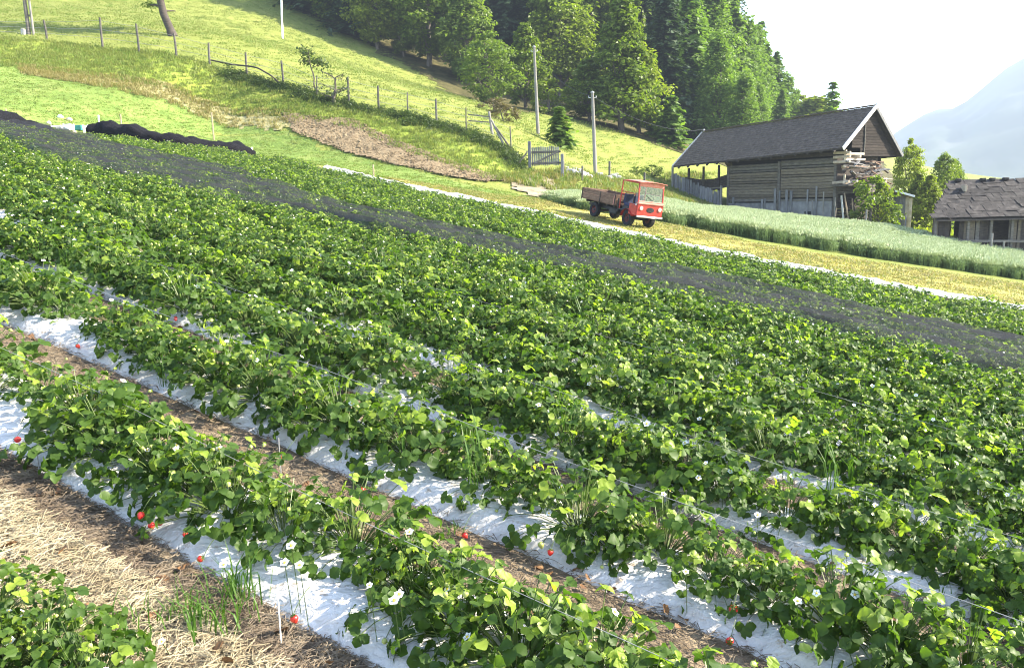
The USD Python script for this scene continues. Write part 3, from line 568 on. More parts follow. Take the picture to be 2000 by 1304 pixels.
def old_trunk():
    p = hit(338, 70); t = thing('old_tree', 'old tree with a dark bent trunk cut by the top of the photo', 'tree', p - [0, 0, .1]); s = size_at(p, 1)
    pix = [(338, 72), (333, 55), (324, 30), (320, 5), (318, -20), (310, -60), (300, -110)]
    base = np.array(pix[0]); pts = [np.array([(x - base[0]) * s, 0, (base[1] - y) * s]) for x, y in pix]
    mb = MB().tube(pts, np.array([.34, .26, .25, .24, .22, .18, .1]), 10)
    rng = np.random.default_rng(3); cr = MB()
    for (x, y), (x2, y2), r in [((322, 12), (285, 2), .10), ((322, 22), (336, 18), .09), ((318, -20), (240, -70), .12), ((316, -30), (390, -90), .12), ((305, -80), (270, -150), .09), ((303, -90), (350, -150), .08), ((285, 2), (262, -12), .05)]:
        a = np.array([(x - base[0]) * s, 0, (base[1] - y) * s]); b = np.array([(x2 - base[0]) * s, rng.normal() * .8, (base[1] - y2) * s]); bp = wiggle(a, b, 6, .3, rng)
        mb.tube(bp, np.linspace(r, r * .35, 6), 6)
        if y2 < -60:
            for q in bp[3:]:
                g = rng.normal(size=(260, 3)) * [.9, .9, .6]; cards(cr, q + g, g + [0, 0, .6], .22, rng)
        elif y2 < 6:
            g = rng.normal(size=(90, 3)) * [.45, .3, .16]; cards(cr, bp[-1] + g, g + [0, 0, .6], .16, rng)
    obj('trunk', mb, M['darkwood'], t, smooth=True); obj('crown', cr, M['broadleaf'], t)
old_trunk()

# ------------------------------------------------------------------ grain, grass, weeds (nobody could count them)
def tuft(n, h, spread, seed, w=.012, lean=.5):
    rng = np.random.default_rng(seed); mb = MB()
    for i in range(n):
        b = np.array([*(rng.normal(size=2) * spread), 0]); a = rng.uniform(0, 2 * PI); L = h * rng.uniform(.5, 1.15); ln = lean * rng.uniform(.2, 1.2)
        d = np.array([math.cos(a), math.sin(a), 0]); s = np.array([-math.sin(a), math.cos(a), 0]) * w * rng.uniform(.7, 1.3)
        m = b + d * L * ln * .3 + np.array([0, 0, L * .55]); e = b + d * L * ln + np.array([0, 0, L * (1 - .35 * ln)])
        mb.add([b - s, b + s, m - s * .8, m + s * .8, e], [[0, 1, 3], [0, 3, 2], [2, 3, 4]])
    return mb
def grain_clump(seed, n=46, side=.5):
    rng = np.random.default_rng(seed); st, er = MB(), MB()
    for i in range(n):
        b = np.array([*rng.uniform(-side / 2, side / 2, 2), 0]); a = rng.uniform(0, 2 * PI); L = rng.uniform(.46, .57); d = np.array([math.cos(a), math.sin(a), 0]); s = np.array([-math.sin(a), math.cos(a), 0]) * .007
        m = b + d * .03 + [0, 0, L * .6]; e = b + d * .09 + [0, 0, L]
        st.add([b - s, b + s, m - s, m + s, e], [[0, 1, 3], [0, 3, 2], [2, 3, 4]])
        for q in range(2):
            z = L * rng.uniform(.25, .75); c = rng.uniform(0, 2 * PI); dd = np.array([math.cos(c), math.sin(c), 0]); ss = np.array([-math.sin(c), math.cos(c), 0]) * .011; o = b + d * .03 + [0, 0, z]
            st.add([o - ss, o + ss, o + dd * .13 + [0, 0, .09] - ss * .6, o + dd * .13 + [0, 0, .09] + ss * .6, o + dd * .25 + [0, 0, .03]], [[0, 1, 3], [0, 3, 2], [2, 3, 4]])
        el = rng.uniform(.12, .18); tip = e + d * el * .45 + [0, 0, el * .85]; mid = (e + tip) / 2; r = .021
        u, w = np.array([-d[1], d[0], 0]) * r, np.cross(d, [-d[1], d[0], 0]) * 0 + d * r * .7
        er.add([e, mid + u, mid + w, mid - u, mid - w, tip], [[0, 1, 2], [0, 2, 3], [0, 3, 4], [0, 4, 1], [5, 2, 1], [5, 3, 2], [5, 4, 3], [5, 1, 4]])
    return st, er
def scatter(pg, n, seed):
    rng = np.random.default_rng(seed); x0, y0, x1, y1 = pg.bounds; out = np.zeros((0, 2))
    while len(out) < n:
        q = rng.uniform((x0, y0), (x1, y1), (n * 2, 2)); out = np.vstack([out, q[contains_xy(pg, q[:, 0], q[:, 1])]])
    return out[:n], rng
o_grain = outline([(1056, 388), (1140, 411), (1230, 425), (1300, 436), (1400, 454), (1470, 467), (1650, 496), (1860, 527), (2010, 549), (2150, 570), (2200, 530), (2000, 511), (1830, 478), (1720, 457), (1620, 446), (1500, 431), (1413, 419), (1310, 406), (1200, 395), (1110, 384)])
g_pg = Polygon(o_grain).buffer(0)
q, rng = scatter(g_pg, int(g_pg.area * 9), 41)
kk = [grain_clump(s) for s in range(4)]
pos = np.stack([q[:, 0], q[:, 1], T(q[:, 0], q[:, 1])], 1); rot = rng.uniform(0, 6.28, len(q)); ix = rng.integers(0, 4, len(q))
edge = np.array([g_pg.exterior.distance(__import__('shapely').Point(*p)) for p in q])
sc = np.stack([np.full(len(q), 1.0)] * 2 + [(.85 + .3 * meshkit.fbm(pos * [.25, .25, 0], 3, 2)) * np.clip(.85 + edge * .3, 0, 1)], 1)
leftend = np.clip((a_s(q[:, 0], q[:, 1])[0] - 13.5) / 8, 0, 1); sc[:, 2] *= 1 - .55 * leftend
gp = instancer('grain', [(k[0], M['grain'], False) for k in kk] + [(k[1], M['ear'], False) for k in kk], np.vstack([pos, pos]), np.concatenate([rot, rot]), np.vstack([sc, sc]), np.concatenate([ix, ix + 4]), 'pale green field of standing grain in front of the barn', 'grain')

def grass(name, pg, n, h, mat, seed, label, cat='grass', lean=.6, w=.012, blades=14, spread=.1, near=None, smin=.6, smax=1.3):
    q, rng = scatter(pg, n, seed)
    pos = np.stack([q[:, 0], q[:, 1], T(q[:, 0], q[:, 1]) + .02], 1)
    dens = meshkit.fbm(pos * [.4, .4, 0], 3, seed)
    keep = dens > rng.uniform(.1, .48, len(q)); pos = pos[keep]; n = len(pos)
    instancer(name, [(tuft(blades, h, spread, seed + k, w, lean), M[mat] if isinstance(mat, str) else M[mat[k % len(mat)]], False) for k in range(3)], pos, rng.uniform(0, 6.28, n), rng.uniform(smin, smax, n), rng.integers(0, 3, n), label, cat)
grass('bank_grass', Polygon(o_bank).buffer(.4), 6500, .17, ['lush_blade', 'meadow_blade', 'meadow_blade'], 51, 'rough long grass covering the bank under the fence', w=.016)
grass('strip_grass', Polygon(o_lush).buffer(.3), 9000, .05, ['lush_blade', 'lush_blade', 'meadow_blade'], 52, 'short light green grass of the strip above the field', w=.014)
grass('dry_tufts', Polygon(o_dry).buffer(.3), 1500, .18, 'dry_blade', 53, 'dry straw coloured tufts on the bank edge', w=.014)
grass('stubble', Polygon(o_mown), 6500, .07, ['dry_blade', 'meadow_blade', 'dry_blade'], 54, 'short yellow mown stubble of the strip by the truck', w=.012, lean=1.2)
o_hill = outline([(-80, 68), (200, 92), (480, 150), (680, 203), (853, 238), (1000, 288), (1100, 325), (1300, 330), (1330, 296), (1200, 254), (1050, 218), (950, 206), (850, 154), (720, 84), (560, 0), (300, -30), (-80, -20)])
grass('meadow_grass', Polygon(o_hill).buffer(0), 9000, .10, ['meadow_blade', 'meadow_blade', 'lush_blade'], 55, 'yellow green grass of the hillside meadow', w=.022, blades=16, spread=.2)
o_verge = outline([(960, 352), (1030, 338), (1100, 332), (1160, 345), (1300, 340), (1400, 340), (1405, 405), (1310, 400), (1200, 390), (1110, 380), (1060, 372)])
grass('verge_grass', Polygon(o_verge).buffer(0), 3000, .32, ['meadow_blade', 'lush_blade', 'dry_blade'], 56, 'mixed rough grass on the verge between gate and truck', w=.018)
# dark overgrown line at the foot of the fence
fl = [(440, 146), (500, 160), (560, 177), (680, 210), (760, 225), (853, 247), (930, 272), (985, 296), (1020, 332)]
fpts = np.array([hit(*p) for p in fl]); seg = np.linspace(0, len(fl) - 1, 700); wx = np.stack([np.interp(seg, np.arange(len(fl)), fpts[:, k]) for k in range(2)], 1) + np.random.default_rng(61).normal(size=(700, 2)) * [.35, .35]
wz = T(wx[:, 0], wx[:, 1]); rng = np.random.default_rng(62)
def weed_clump(seed):
    rng = np.random.default_rng(seed); mb = MB(); g = rng.normal(size=(60, 3)) * [.22, .22, .16] + [0, 0, .22]; cards(mb, g, rng.normal(size=(60, 3)) + [0, 0, .8], .11, rng); return mb
instancer('fence_weeds', [(weed_clump(s), M['weed'], False) for s in range(3)], np.stack([wx[:, 0], wx[:, 1], wz - .02], 1), rng.uniform(0, 6.28, 700), rng.uniform(.35, .8, 700) * (.6 + .8 * meshkit.fbm(np.stack([wx[:, 0], wx[:, 1], wz], 1) * .5, 2, 3)), rng.integers(0, 3, 700), 'dark weeds overgrowing the foot of the fence', 'weeds')
q, rng = scatter(Polygon(outline([(1690, 436), (1830, 470), (1850, 462), (1830, 430), (1700, 415)])).buffer(.5), 500, 63)
instancer('garden_weeds', [(weed_clump(s + 5), M['yellowleaf'], False) for s in range(3)], np.stack([q[:, 0], q[:, 1], T(q[:, 0], q[:, 1])], 1), rng.uniform(0, 6.28, 500), rng.uniform(.6, 1.8, 500), rng.integers(0, 3, 500), 'light green weeds growing between barn and sheds', 'weeds')
# clods lying on the tilled patch
q, rng = scatter(till_pg, 2600, 64)
cl = []
for s in range(3):
    m = trimesh.creation.icosphere(1, .09); m.vertices *= 1 + (np.random.default_rng(s).random((len(m.vertices), 1)) - .5) * .7; m.vertices *= [1, .8, .6]; cl.append((MB().tm(m), M['tilled'], False))
instancer('soil_clods', cl, np.stack([q[:, 0], q[:, 1], T(q[:, 0], q[:, 1]) + .09], 1), rng.uniform(0, 6.28, len(q)), rng.uniform(.25, .9, len(q)), rng.integers(0, 3, len(q)), 'brown soil clods on the tilled patch', 'soil')

# ------------------------------------------------------------------ the barn
BU, BV = np.array([-.549, .836]), np.array([.836, .549])       # along its length (to the left and away), and into its depth
BO = np.array([20.43, 50.0]); EZ = 3.99                        # right front corner of the eaves
def sag(u): return -.034 * u
def bp(u, v, z): return np.array([*(BO + BU * u + BV * v), z + sag(u)])
def bg(u, v):
    q = BO + BU * u + BV * v; return float(T(q[0], q[1])) - sag(u)
BAX = np.array([[*BU, 0], [*BV, 0], [0, 0, 1.0]])
barn = thing('barn', 'large old timber barn with dark shingle roof and white gable edge', 'barn', (0, 0, 0))
brng = np.random.default_rng(77)
RISE, HALF = 2.62, 3.24
def bbox(name, mat, u, v, z, su, sv, sz, parent=barn, bev=.015, jit=0.0, **k):
    ax = BAX if not jit else rotm(*(brng.normal(size=3) * jit)) @ BAX
    return obj(name, MB().box(bp(u, v, z), (su, sv, sz), ax, bev), mat, parent, **k)
LEN = 13.95
def roof_side(front):
    mb = MB(); n = 17; drop = 0.0 if front else .42; h = RISE + drop
    for c in range(n):
        t0, t1 = c / n, (c + 1) / n + .035
        u = -.25
        while u < LEN + .25:
            wd = brng.uniform(.22, .42); e = min(u + wd, LEN + .25); lift = brng.uniform(.0, .025)
            P = []
            for uu in (u + .006, e - .006):
                for tt, l in ((t0 + brng.normal() * .004, .075 + lift), (min(t1, 1.0), .03)):
                    v = HALF * tt if front else 2 * HALF - HALF * tt
                    zz = EZ + h * tt - drop
                    P += [bp(uu, v, zz + l), bp(uu, v, zz + l - .035)]
            mb.add(P, [[0, 4, 6], [0, 6, 2], [1, 3, 7], [1, 7, 5], [0, 1, 5], [0, 5, 4], [2, 6, 7], [2, 7, 3], [0, 2, 3], [0, 3, 1], [4, 5, 7], [4, 7, 6]] if front else [[0, 6, 4], [0, 2, 6], [1, 7, 3], [1, 5, 7], [0, 5, 1], [0, 4, 5], [2, 7, 6], [2, 3, 7], [0, 3, 2], [0, 1, 3], [4, 7, 5], [4, 6, 7]])
            u = e
    rf = obj('roof_shingles', mb, M['shingle'], barn, kind='stuff')
    b = MB()
    for k in range(8):   # boards under the shingles, butted
        t0, t1 = k / 8, (k + 1) / 8 - .004
        for tt in [(t0 + t1) / 2]:
            v = HALF * tt if front else 2 * HALF - HALF * tt
            dd = np.array([*(BV * (1 if front else -1)) * HALF, h]); L = np.linalg.norm(dd); dd /= L
            uu = np.array([*BU, -.034]); uu /= np.linalg.norm(uu); nn = np.cross(uu, dd); nn *= np.sign(nn[2])
            b.box(bp(LEN / 2, v, EZ + h * tt - drop) - nn * .03, (LEN + .4, L * (t1 - t0), .05), np.array([uu, dd, nn]))
    obj('roof_boards', b, M['darkwood'], barn)
roof_side(True); roof_side(False)
obj('ridge_cap', MB().beam(bp(-.3, HALF, EZ + RISE + .09), bp(LEN + .3, HALF, EZ + RISE + .09), .3, .06, bevel=.02), M['shingle'], barn)
for (u, v0, v1, dz0) in ((-.28, -.02, HALF, 0), (LEN + .28, -.02, HALF, 0)):
    obj('barge_board', MB().beam(bp(u, v0, EZ + .03), bp(u, v1, EZ + RISE + .03), .05, .24, up=(*BV, 0), bevel=.01) if False else MB().beam(bp(u, v0, EZ + .0), bp(u, v1, EZ + RISE + .0), .06, .26, bevel=.01), M['trim'], barn, label='white painted board along the roof edge')
obj('barge_board', MB().beam(bp(-.28, 2 * HALF + .02, EZ - .42), bp(-.28, HALF, EZ + RISE), .06, .2, bevel=.01), M['greywood'], barn)
obj('ridge_finial', MB().beam(bp(-.3, HALF, EZ + RISE - .1), bp(-.3, HALF, EZ + RISE + .28), .09, .07, up=(1, 0, 0), bevel=.01), M['whitepaint'], barn)
obj('ridge_finial', MB().beam(bp(LEN + .2, HALF, EZ + RISE - .1), bp(LEN + .2, HALF, EZ + RISE + .25), .09, .07, up=(1, 0, 0), bevel=.01), M['whitepaint'], barn)
# front wall: logs above, planks and old plaster below
FV = .85
U0, UM, U1 = .75, 5.0, 9.35
z0 = 1.15
for c in range(13):
    z = z0 + .1 + c * .19
    for (ua, ub) in ((U0, UM - .12), (UM + .12, U1)):
        gap = .0 if (c, ua) not in ((7, U0), (10, U0), (10, UM + .12), (6, UM + .12)) else .05
        bbox('wall_log', M['logwood' if c < 10 else 'oldwood'], (ua + ub) / 2, FV + brng.normal() * .012, z + brng.normal() * .004, ub - ua, .17, .178 - gap, bev=.03)
for u in (U0 - .06, UM, U1 + .06):
    bbox('wall_post', M['oldwood'], u, FV - .03, (bg(u, FV) + z0 + 2.5) / 2, .2, .22, z0 + 2.5 - bg(u, FV))
bbox('eave_beam', M['darkwood'], LEN / 2, FV - .02, EZ - .02, LEN - .2, .2, .2)
for u in np.linspace(.4, LEN - .3, 15):
    obj('rafter', MB().beam(bp(u, -.0, EZ - .12), bp(u, FV + .3, EZ + .80), .11, .13), M['darkwood'], barn)
gl = min(bg(u, FV) for u in (0, 5, 9.5)) - .3
for (ua, ub, t) in ((U0 + .1, UM - .1, .95), (UM + .1, U1, .7)):
    bbox('plaster_base', M['plaster'], (ua + ub) / 2, FV + .02, (gl + z0 - .25 * t) / 2, ub - ua, .3, z0 - .25 * t - gl)
bbox('base_sill', M['oldwood'], (U0 + U1) / 2, FV - .01, z0 - .08, U1 - U0 - .25, .26, .16)
u = U0 + .15
while u < U1 - .2:
    w = brng.uniform(.1, .22)
    if brng.random() < .5:
        top = z0 + brng.choice([.15, .5, .75, -.1]) + brng.normal() * .1; bot = bg(u, FV) - .1
        bbox('plank', M['greywood'], u, FV - .17 - brng.random() * .03, (top + bot) / 2, w, .03, top - bot, bev=.005, jit=.012)
    u += w + brng.uniform(.02, .3)
bbox('wall_opening', M['dark_glass'], 2.6, FV - .14, bg(2.6, FV) + .55, .5, .03, .3)
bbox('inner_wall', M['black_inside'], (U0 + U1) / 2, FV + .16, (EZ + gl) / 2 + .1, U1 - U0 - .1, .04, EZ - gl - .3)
bbox('back_wall', M['darkwood'], 7.0, 2 * HALF - .75, 2.2, 12.4, .12, 3.4)
# right gable
GU = .75
for c in range(20):
    z = bg(GU, 3) - .2 + c * .19
    if z > EZ - .1: break
    if z > 1.2: bbox('gable_log', M['oldwood'], GU + .02, (FV + 2 * HALF - .6) / 2 + .15, z, .17, 2 * HALF - 1.5 - .1, .18, bev=.03)
    else:
        bbox('gable_log', M['darkwood'], GU + .25, (FV + 2 * HALF - .6) / 2 + .15, z, .17, 2 * HALF - 1.6, .18, bev=.03)
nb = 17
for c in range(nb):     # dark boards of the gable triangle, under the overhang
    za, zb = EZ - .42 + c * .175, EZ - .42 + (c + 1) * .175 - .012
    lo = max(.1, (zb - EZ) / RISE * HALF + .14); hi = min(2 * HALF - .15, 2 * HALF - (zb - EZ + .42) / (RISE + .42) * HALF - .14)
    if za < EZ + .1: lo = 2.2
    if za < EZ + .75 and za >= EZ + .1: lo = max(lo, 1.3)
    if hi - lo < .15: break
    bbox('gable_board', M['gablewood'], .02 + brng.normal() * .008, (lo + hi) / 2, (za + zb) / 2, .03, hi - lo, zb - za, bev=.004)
bbox('gable_strut', M['oldwood'], -.04, 2.55, EZ + .55, .07, .07, 1.9)
# beams sticking out of the gable, and the boards stacked on them
for (z, va, vb) in ((EZ - .28, .55, 2.5), (EZ - .62, .55, 2.6), (EZ - 1.02, .5, 3.1), (EZ - 2.05, .5, 2.2)):
    bbox('gallery_beam', M['palewood'], -.05, (va + vb) / 2, z, .13, vb - va, .14, jit=.012)
for (z, v) in ((EZ - .2, .62), (EZ - .45, .62), (EZ - .75, .62), (EZ - .45, 1.7), (EZ - 1.05, 1.2), (EZ - 2.0, .62), (EZ - 1.95, 1.5)):
    bbox('log_end', M['palewood'], .2, v, z, 1.15, .17, .16, jit=.02)
bbox('gallery_post', M['palewood'], -.06, .6, EZ - .42, .12, .12, .75)
bbox('gallery_post', M['palewood'], -.06, .6, EZ - 1.85, .12, .12, .6)
bbox('gallery_floor', M['oldwood'], .1, 2.4, EZ - 2.2, 1.3, 4.2, .07)
bbox('gallery_back', M['darkwood'], .6, 2.9, EZ - 1.1, .05, 4.4, 1.9)
for k in range(46):
    v = brng.uniform(.9, 4.6); z = EZ - brng.uniform(.75, 2.05); L = brng.uniform(.6, 2.2)
    mat = M[['palewood', 'brownwood', 'oldwood', 'brownwood', 'greywood'][int(brng.integers(5))]]
    ax = rotm(brng.normal() * .2, brng.normal() * .22 + .1, brng.uniform(-.5, .5) + PI / 2) @ np.eye(3)
    obj('stacked_board', MB().box(bp(-.05 - brng.random() * .45, v, z), (L, brng.uniform(.08, .16), brng.uniform(.03, .09)), ax @ BAX, .006), mat, barn)
for (v, w, tilt, mat, h) in ((.95, .2, .05, 'whitepaint', 1.9), (1.55, .13, -.05, 'palewood', 2.1), (2.0, .1, .08, 'palewood', 1.8), (2.6, .16, -.1, 'oldwood', 1.7)):
    g = bg(.2, v); obj('leaning_board', MB().beam(bp(.05, v, g - .1), bp(.45, v + tilt * 3, g + h), w, .05, up=(1, 0, 0), bevel=.006), M[mat], barn)
# open bay at the left end
for u in (10.4, 11.9, 13.4):
    bbox('bay_post', M['darkwood'], u, FV + .02, (bg(u, FV) + EZ) / 2 - .05, .14, .14, EZ - bg(u, FV) - .2)
    bbox('bay_post', M['darkwood'], u, 2 * HALF - .8, (bg(u, 5.6) + EZ) / 2 - .2, .14, .14, EZ - bg(u, 5.6) - .3)
bbox('bay_beam', M['darkwood'], 11.6, FV + 2.3, EZ + 1.4, 4.4, .12, .14)
b = MB(); nu = 24; top, bot = [], []
for i in range(nu + 1):
    t = i / nu; u = 9.5 + t * 4.9; z = EZ - .55 - .5 * math.sin(PI * min(t * 1.05, 1)) ** .8 * (1 - .35 * t) - .25 * t
    top.append(bp(u, 1.5 + .12 * math.sin(t * 17), z)); bot.append(bp(u, 1.35 + .12 * math.sin(t * 13 + 1), z - 1.05 + .15 * math.sin(t * 5)))
b.grid(np.stack([np.array(top), np.array(bot)], 1)); obj('dark_tarpaulin', b, M['darkwood'], barn)
u = 9.75
while u < 14.6:
    w = brng.uniform(.14, .24); g = bg(u, FV - .9)
    bbox('bay_plank', M['greywood'], u, FV - .5, g + .55 + brng.normal() * .04, w, .03, 1.25 + brng.normal() * .08, bev=.005, jit=.012); u += w + brng.uniform(.01, .05)
bbox('bay_rail', M['oldwood'], 12.2, FV - .46, bg(12.2, FV - .9) + .8, 5.0, .04, .1)
for u in (14.55, 9.65): bbox('bay_fence_post', M['polewood'], u, FV - .55, bg(u, FV) + .8, .14, .14, 1.9)
for (u, h) in ((1.2, 1.9), (2.0, 1.3), (0.35, 1.6)):
    g = bg(u, FV - .6); bbox('standing_pole', M['polewood'], u, FV - .5, g + h / 2, .07, .07, h + .2, jit=.02)

# ------------------------------------------------------------------ slab roofed shed at the right edge
def slab_shed():
    t = thing('old_shed', 'old low shed with a rough stone slab roof at the right edge', 'shed', (0, 0, 0)); r = np.random.default_rng(88)
    E0 = at(1823, 428, 42.0); e = np.array([.995, -.10, 0]); n = np.array([.10, .995, 0]); L = 8.4; run, rise = 3.4, 1.85
    skew = 2.3          # the left roof edge runs back and to the right
    q = lambda u, v, z: E0 + e * u + n * v + np.array([0, 0, z])
    nc = 12
    for c in range(nc):
        t0, t1 = c / nc, (c + 1) / nc + .05; u = skew * t0 + r.uniform(-.12, .05)
        while u < L:
            w = r.uniform(.4, 1.0); h = r.uniform(.02, .045); lift = r.uniform(0, .03); c0 = q(u + w / 2, run * (t0 + t1) / 2 + r.normal() * .03, rise * (t0 + t1) / 2 + .03 + lift)
            sl = np.array([0, run, rise]); d = n * run + np.array([0, 0, rise]); ll = np.linalg.norm(d); d /= ll; nn = np.cross(e, d)
            ax = rotm(r.normal() * .012, r.normal() * .025, r.normal() * .02) @ np.array([e, d, nn])
            obj('roof_slab', MB().box(c0, (w - .02, ll * (t1 - t0) * r.uniform(.9, 1.1), h), ax, .012), M['slab'], t); u += w
    dk = np.array([q(.12, .05, -.06), q(L, .05, -.06), q(L, run, rise - .06), q(skew + .12, run, rise - .06)]); dk = np.vstack([dk, dk - [0, 0, .07]])
    obj('roof_deck', (dk, np.array([[0, 1, 2], [0, 2, 3], [4, 6, 5], [4, 7, 6], [0, 4, 5], [0, 5, 1], [1, 5, 6], [1, 6, 2], [2, 6, 7], [2, 7, 3], [3, 7, 4], [3, 4, 0]])), M['darkwood'], t)
    obj('back_roof', MB().box(q(L / 2 + 1.2, run + 1.2, rise - .62), (L - 2.4, 2.7, .1), np.array([e, (n * 2.4 - np.array([0, 0, 1.3])) / 2.73, np.cross(e, (n * 2.4 - np.array([0, 0, 1.3])) / 2.73)])), M['slab'], t)
    for u in (2.6, 3.9, 4.4, 5.1, 6.6): obj('ridge_stone', MB().box(q(u, run + .02, rise + .13), (.28, .3, .18), np.array([e, n, [0, 0, 1.0]]), .04), M['slab'], t)
    obj('ridge_board', MB().box(q(2.5, run * .72, rise * .72 + .2), (.12, .5, .35), np.array([e, n, [0, 0, 1.0]]), .01), M['palewood'], t)
    u = .35
    while u < L:
        w = r.uniform(.16, .3); p = q(u, .55, 0); g = float(T(p[0], p[1])); hole = 3.15 < u < 3.95 or .95 < u < 1.5
        top = E0[2] + .22; bot = g - .1
        if hole: top = bot + (.7 if u < 2 else .2)
        obj('wall_plank', MB().box((p[0], p[1], (top + bot) / 2), (w, .04, top - bot), np.array([e, n, [0, 0, 1.0]]), .006), M[['oldwood', 'darkwood', 'logwood'][int(r.integers(3))]], t); u += w + .01
    for u in (.25, 1.9, 3.05, 4.1, 5.5, 7.2):
        p = q(u, .3, 0); g = float(T(p[0], p[1])); obj('post', MB().box((p[0], p[1], (g + E0[2]) / 2), (.13, .13, E0[2] - g + .1), np.array([e, n, [0, 0, 1.0]]), .01), M['oldwood'], t)
    for v in (1.6, 2.8): p = q(L / 2 + 1.1, v, 0); obj('inner_wall', MB().box((p[0], p[1], E0[2] - 1.1 + v * .2), (L - 2.4, .08, 2.6), np.array([e, n, [0, 0, 1.0]])), M['darkwood'], t)
    p = q(L / 2, .2, 0); obj('front_rail', MB().beam(q(.3, .2, -1.15), q(L, .2, -1.35), .05, .12), M['oldwood'], t)
    obj('end_wall', MB().beam(q(.55, .62, -1.1), q(2.1, 2.85, -1.1), .07, 2.5), M['oldwood'], t)
slab_shed()
for k, (px, pb, pt, lab) in enumerate([(1936, 482, 440, 'pale post left of the dark doorway of the slab roofed shed'), (1960, 485, 455, 'short pale post right of the dark doorway of the slab roofed shed'), (1691, 440, 404, 'thin pale post beside the barn corner'), (1768, 448, 412, 'leaning brown post below the small shed')]):
    d = 41 if px > 1900 else 46.5
    p = ground(*at(px, pb, d)[:2]); h = size_at(p, pb - pt) + .2
    obj('garden_post', MB().tube([p - [0, 0, .3], p + [RNG.normal() * .05, 0, h]], .05, 7), M['polewood'], None, label=lab, cat='post')
def small_shed():
    t = thing('small_shed', 'small pale shed with a white edged sloping roof among bushes', 'shed', (0, 0, 0)); d = 50.0
    a, b = at(1727, 368, d + .6), at(1785, 384, d - .6); g = float(T(b[0], b[1])) - .3
    dr = b - a; ln = np.linalg.norm(dr); dr /= ln; back = np.array([.25, .97, 0]); up = np.cross(dr, back); up *= np.sign(up[2])
    obj('roof', MB().box((a + b) / 2 + back * 1.0, (ln + .1, 2.2, .08), np.array([dr, back, up])), M['shingle'], t)
    obj('roof_edge', MB().box(a * .32 + b * .68 - back * .14 + [0, 0, .02], (ln * .66, .05, .13), np.array([dr, back, up]), .01), M['whitepaint'], t)
    lat = np.array([dr[0], dr[1], 0]); lat /= np.linalg.norm(lat)
    for k in range(9):
        p = a * (1 - (k + .5) / 9) + b * ((k + .5) / 9) + back * .35; top = p[2] - .12
        obj('wall_plank', MB().box((p[0], p[1], (top + g) / 2), (ln / 9 - .015, .05, top - g), np.array([lat, back, [0, 0, 1.0]]), .006), M['greywood' if k < 7 else 'palewood'], t)
    p = b - lat * .1 + back * 1.2; obj('side_wall', MB().box((p[0], p[1], (p[2] - .15 + g) / 2), (.05, 1.7, p[2] - .15 - g), np.array([lat, back, [0, 0, 1.0]])), M['palewood'], t)
    p = a + lat * .15 + back * 1.2; obj('side_wall', MB().box((p[0], p[1], (p[2] - .15 + g) / 2), (.05, 1.7, p[2] - .15 - g), np.array([lat, back, [0, 0, 1.0]])), M['greywood'], t)
small_shed()

# ------------------------------------------------------------------ poles, cable, fence, gate, stones
def pole(name, label, px, pb, ptx, pt, r0, r1, mat='polewood', d=None, extra=True):
    p = hit(px, pb) if d is None else ground(*at(px, pb, d)[:2]); top = at(ptx, pt, p[1])
    t = thing(name, label, 'pole', p); v = top - p
    obj('shaft', MB().tube([-v * .03, v * .5, v], [r0, (r0 + r1) / 2, r1], 10), M[mat], t, smooth=40)
    if extra:
        obj('cap', MB().lathe([(0, .06), (r1 * 1.1, .02), (r1 * 1.25, 0), (r1 * 1.25, -.06), (0, -.06)], 10, 2, v + [0, 0, .03]), M['grey_metal'], t)
        for s in (-1, 1): obj('insulator', MB().tube([v + [s * r1, 0, -.3], v + [s * (r1 + .12), 0, -.28], v + [s * (r1 + .12), 0, -.14]], [.02, .025, .035], 6), M['white_plastic'], t)
    return top
pt1 = pole('utility_pole', 'tall grey wooden pole standing on the meadow in front of the trees', 1051, 262, 1043, 92, .13, .09)
pt2 = pole('utility_pole', 'pale wooden pole with a bright top beside the stones right of the gate', 1163, 345, 1157, 181, .12, .085)
pt3 = pole('utility_pole', 'thin white pole high on the meadow, cut by the top of the photo', 552, 76, 547, -60, .10, .08, 'whitepaint')
p = hit(63, 68); w_ = size_at(p, 1)
t = thing('twin_pole', 'pair of thick grey poles at the upper left corner', 'pole', p)
for dx, r, m in ((-6, 3.6, 'oldwood'), (3, 2.3, 'polewood')):
    obj('shaft', MB().tube([[dx * w_, 0, -.4], [(dx - 1) * w_, 0, 80 * w_], [(dx - 3) * w_, 0, 190 * w_]], [r * w_, r * w_ * .9, r * w_ * .75], 10), M[m], t, smooth=40)
obj('cross_brace', MB().beam([-7 * w_, 0, 1.2], [4 * w_, 0, 1.2], .08, .12), M['oldwood'], t)
obj('concrete_foot', MB().box([-14 * w_, -.1, .12], (8 * w_, .35, .45), bevel=.05), M['stone'], t)
def cable(label, a, b, dip, r=.012):
    k = np.linspace(0, 1, 24)[:, None]; q = a * (1 - k) + b * k; q[:, 2] -= dip * 4 * (k * (1 - k))[:, 0]
    obj('power_cable', MB().tube(q, r, 4), M['black'], None, label=label, cat='cable')
cable('thin cable sagging from the pale wooden pole to the barn roof', pt2 - [0, 0, .2], bp(LEN, HALF, EZ + RISE + .2), .7)
cable('thin cable sagging between the grey pole and the pale wooden pole', pt1 - [0, 0, .2], pt2 - [0, 0, .2], .6)

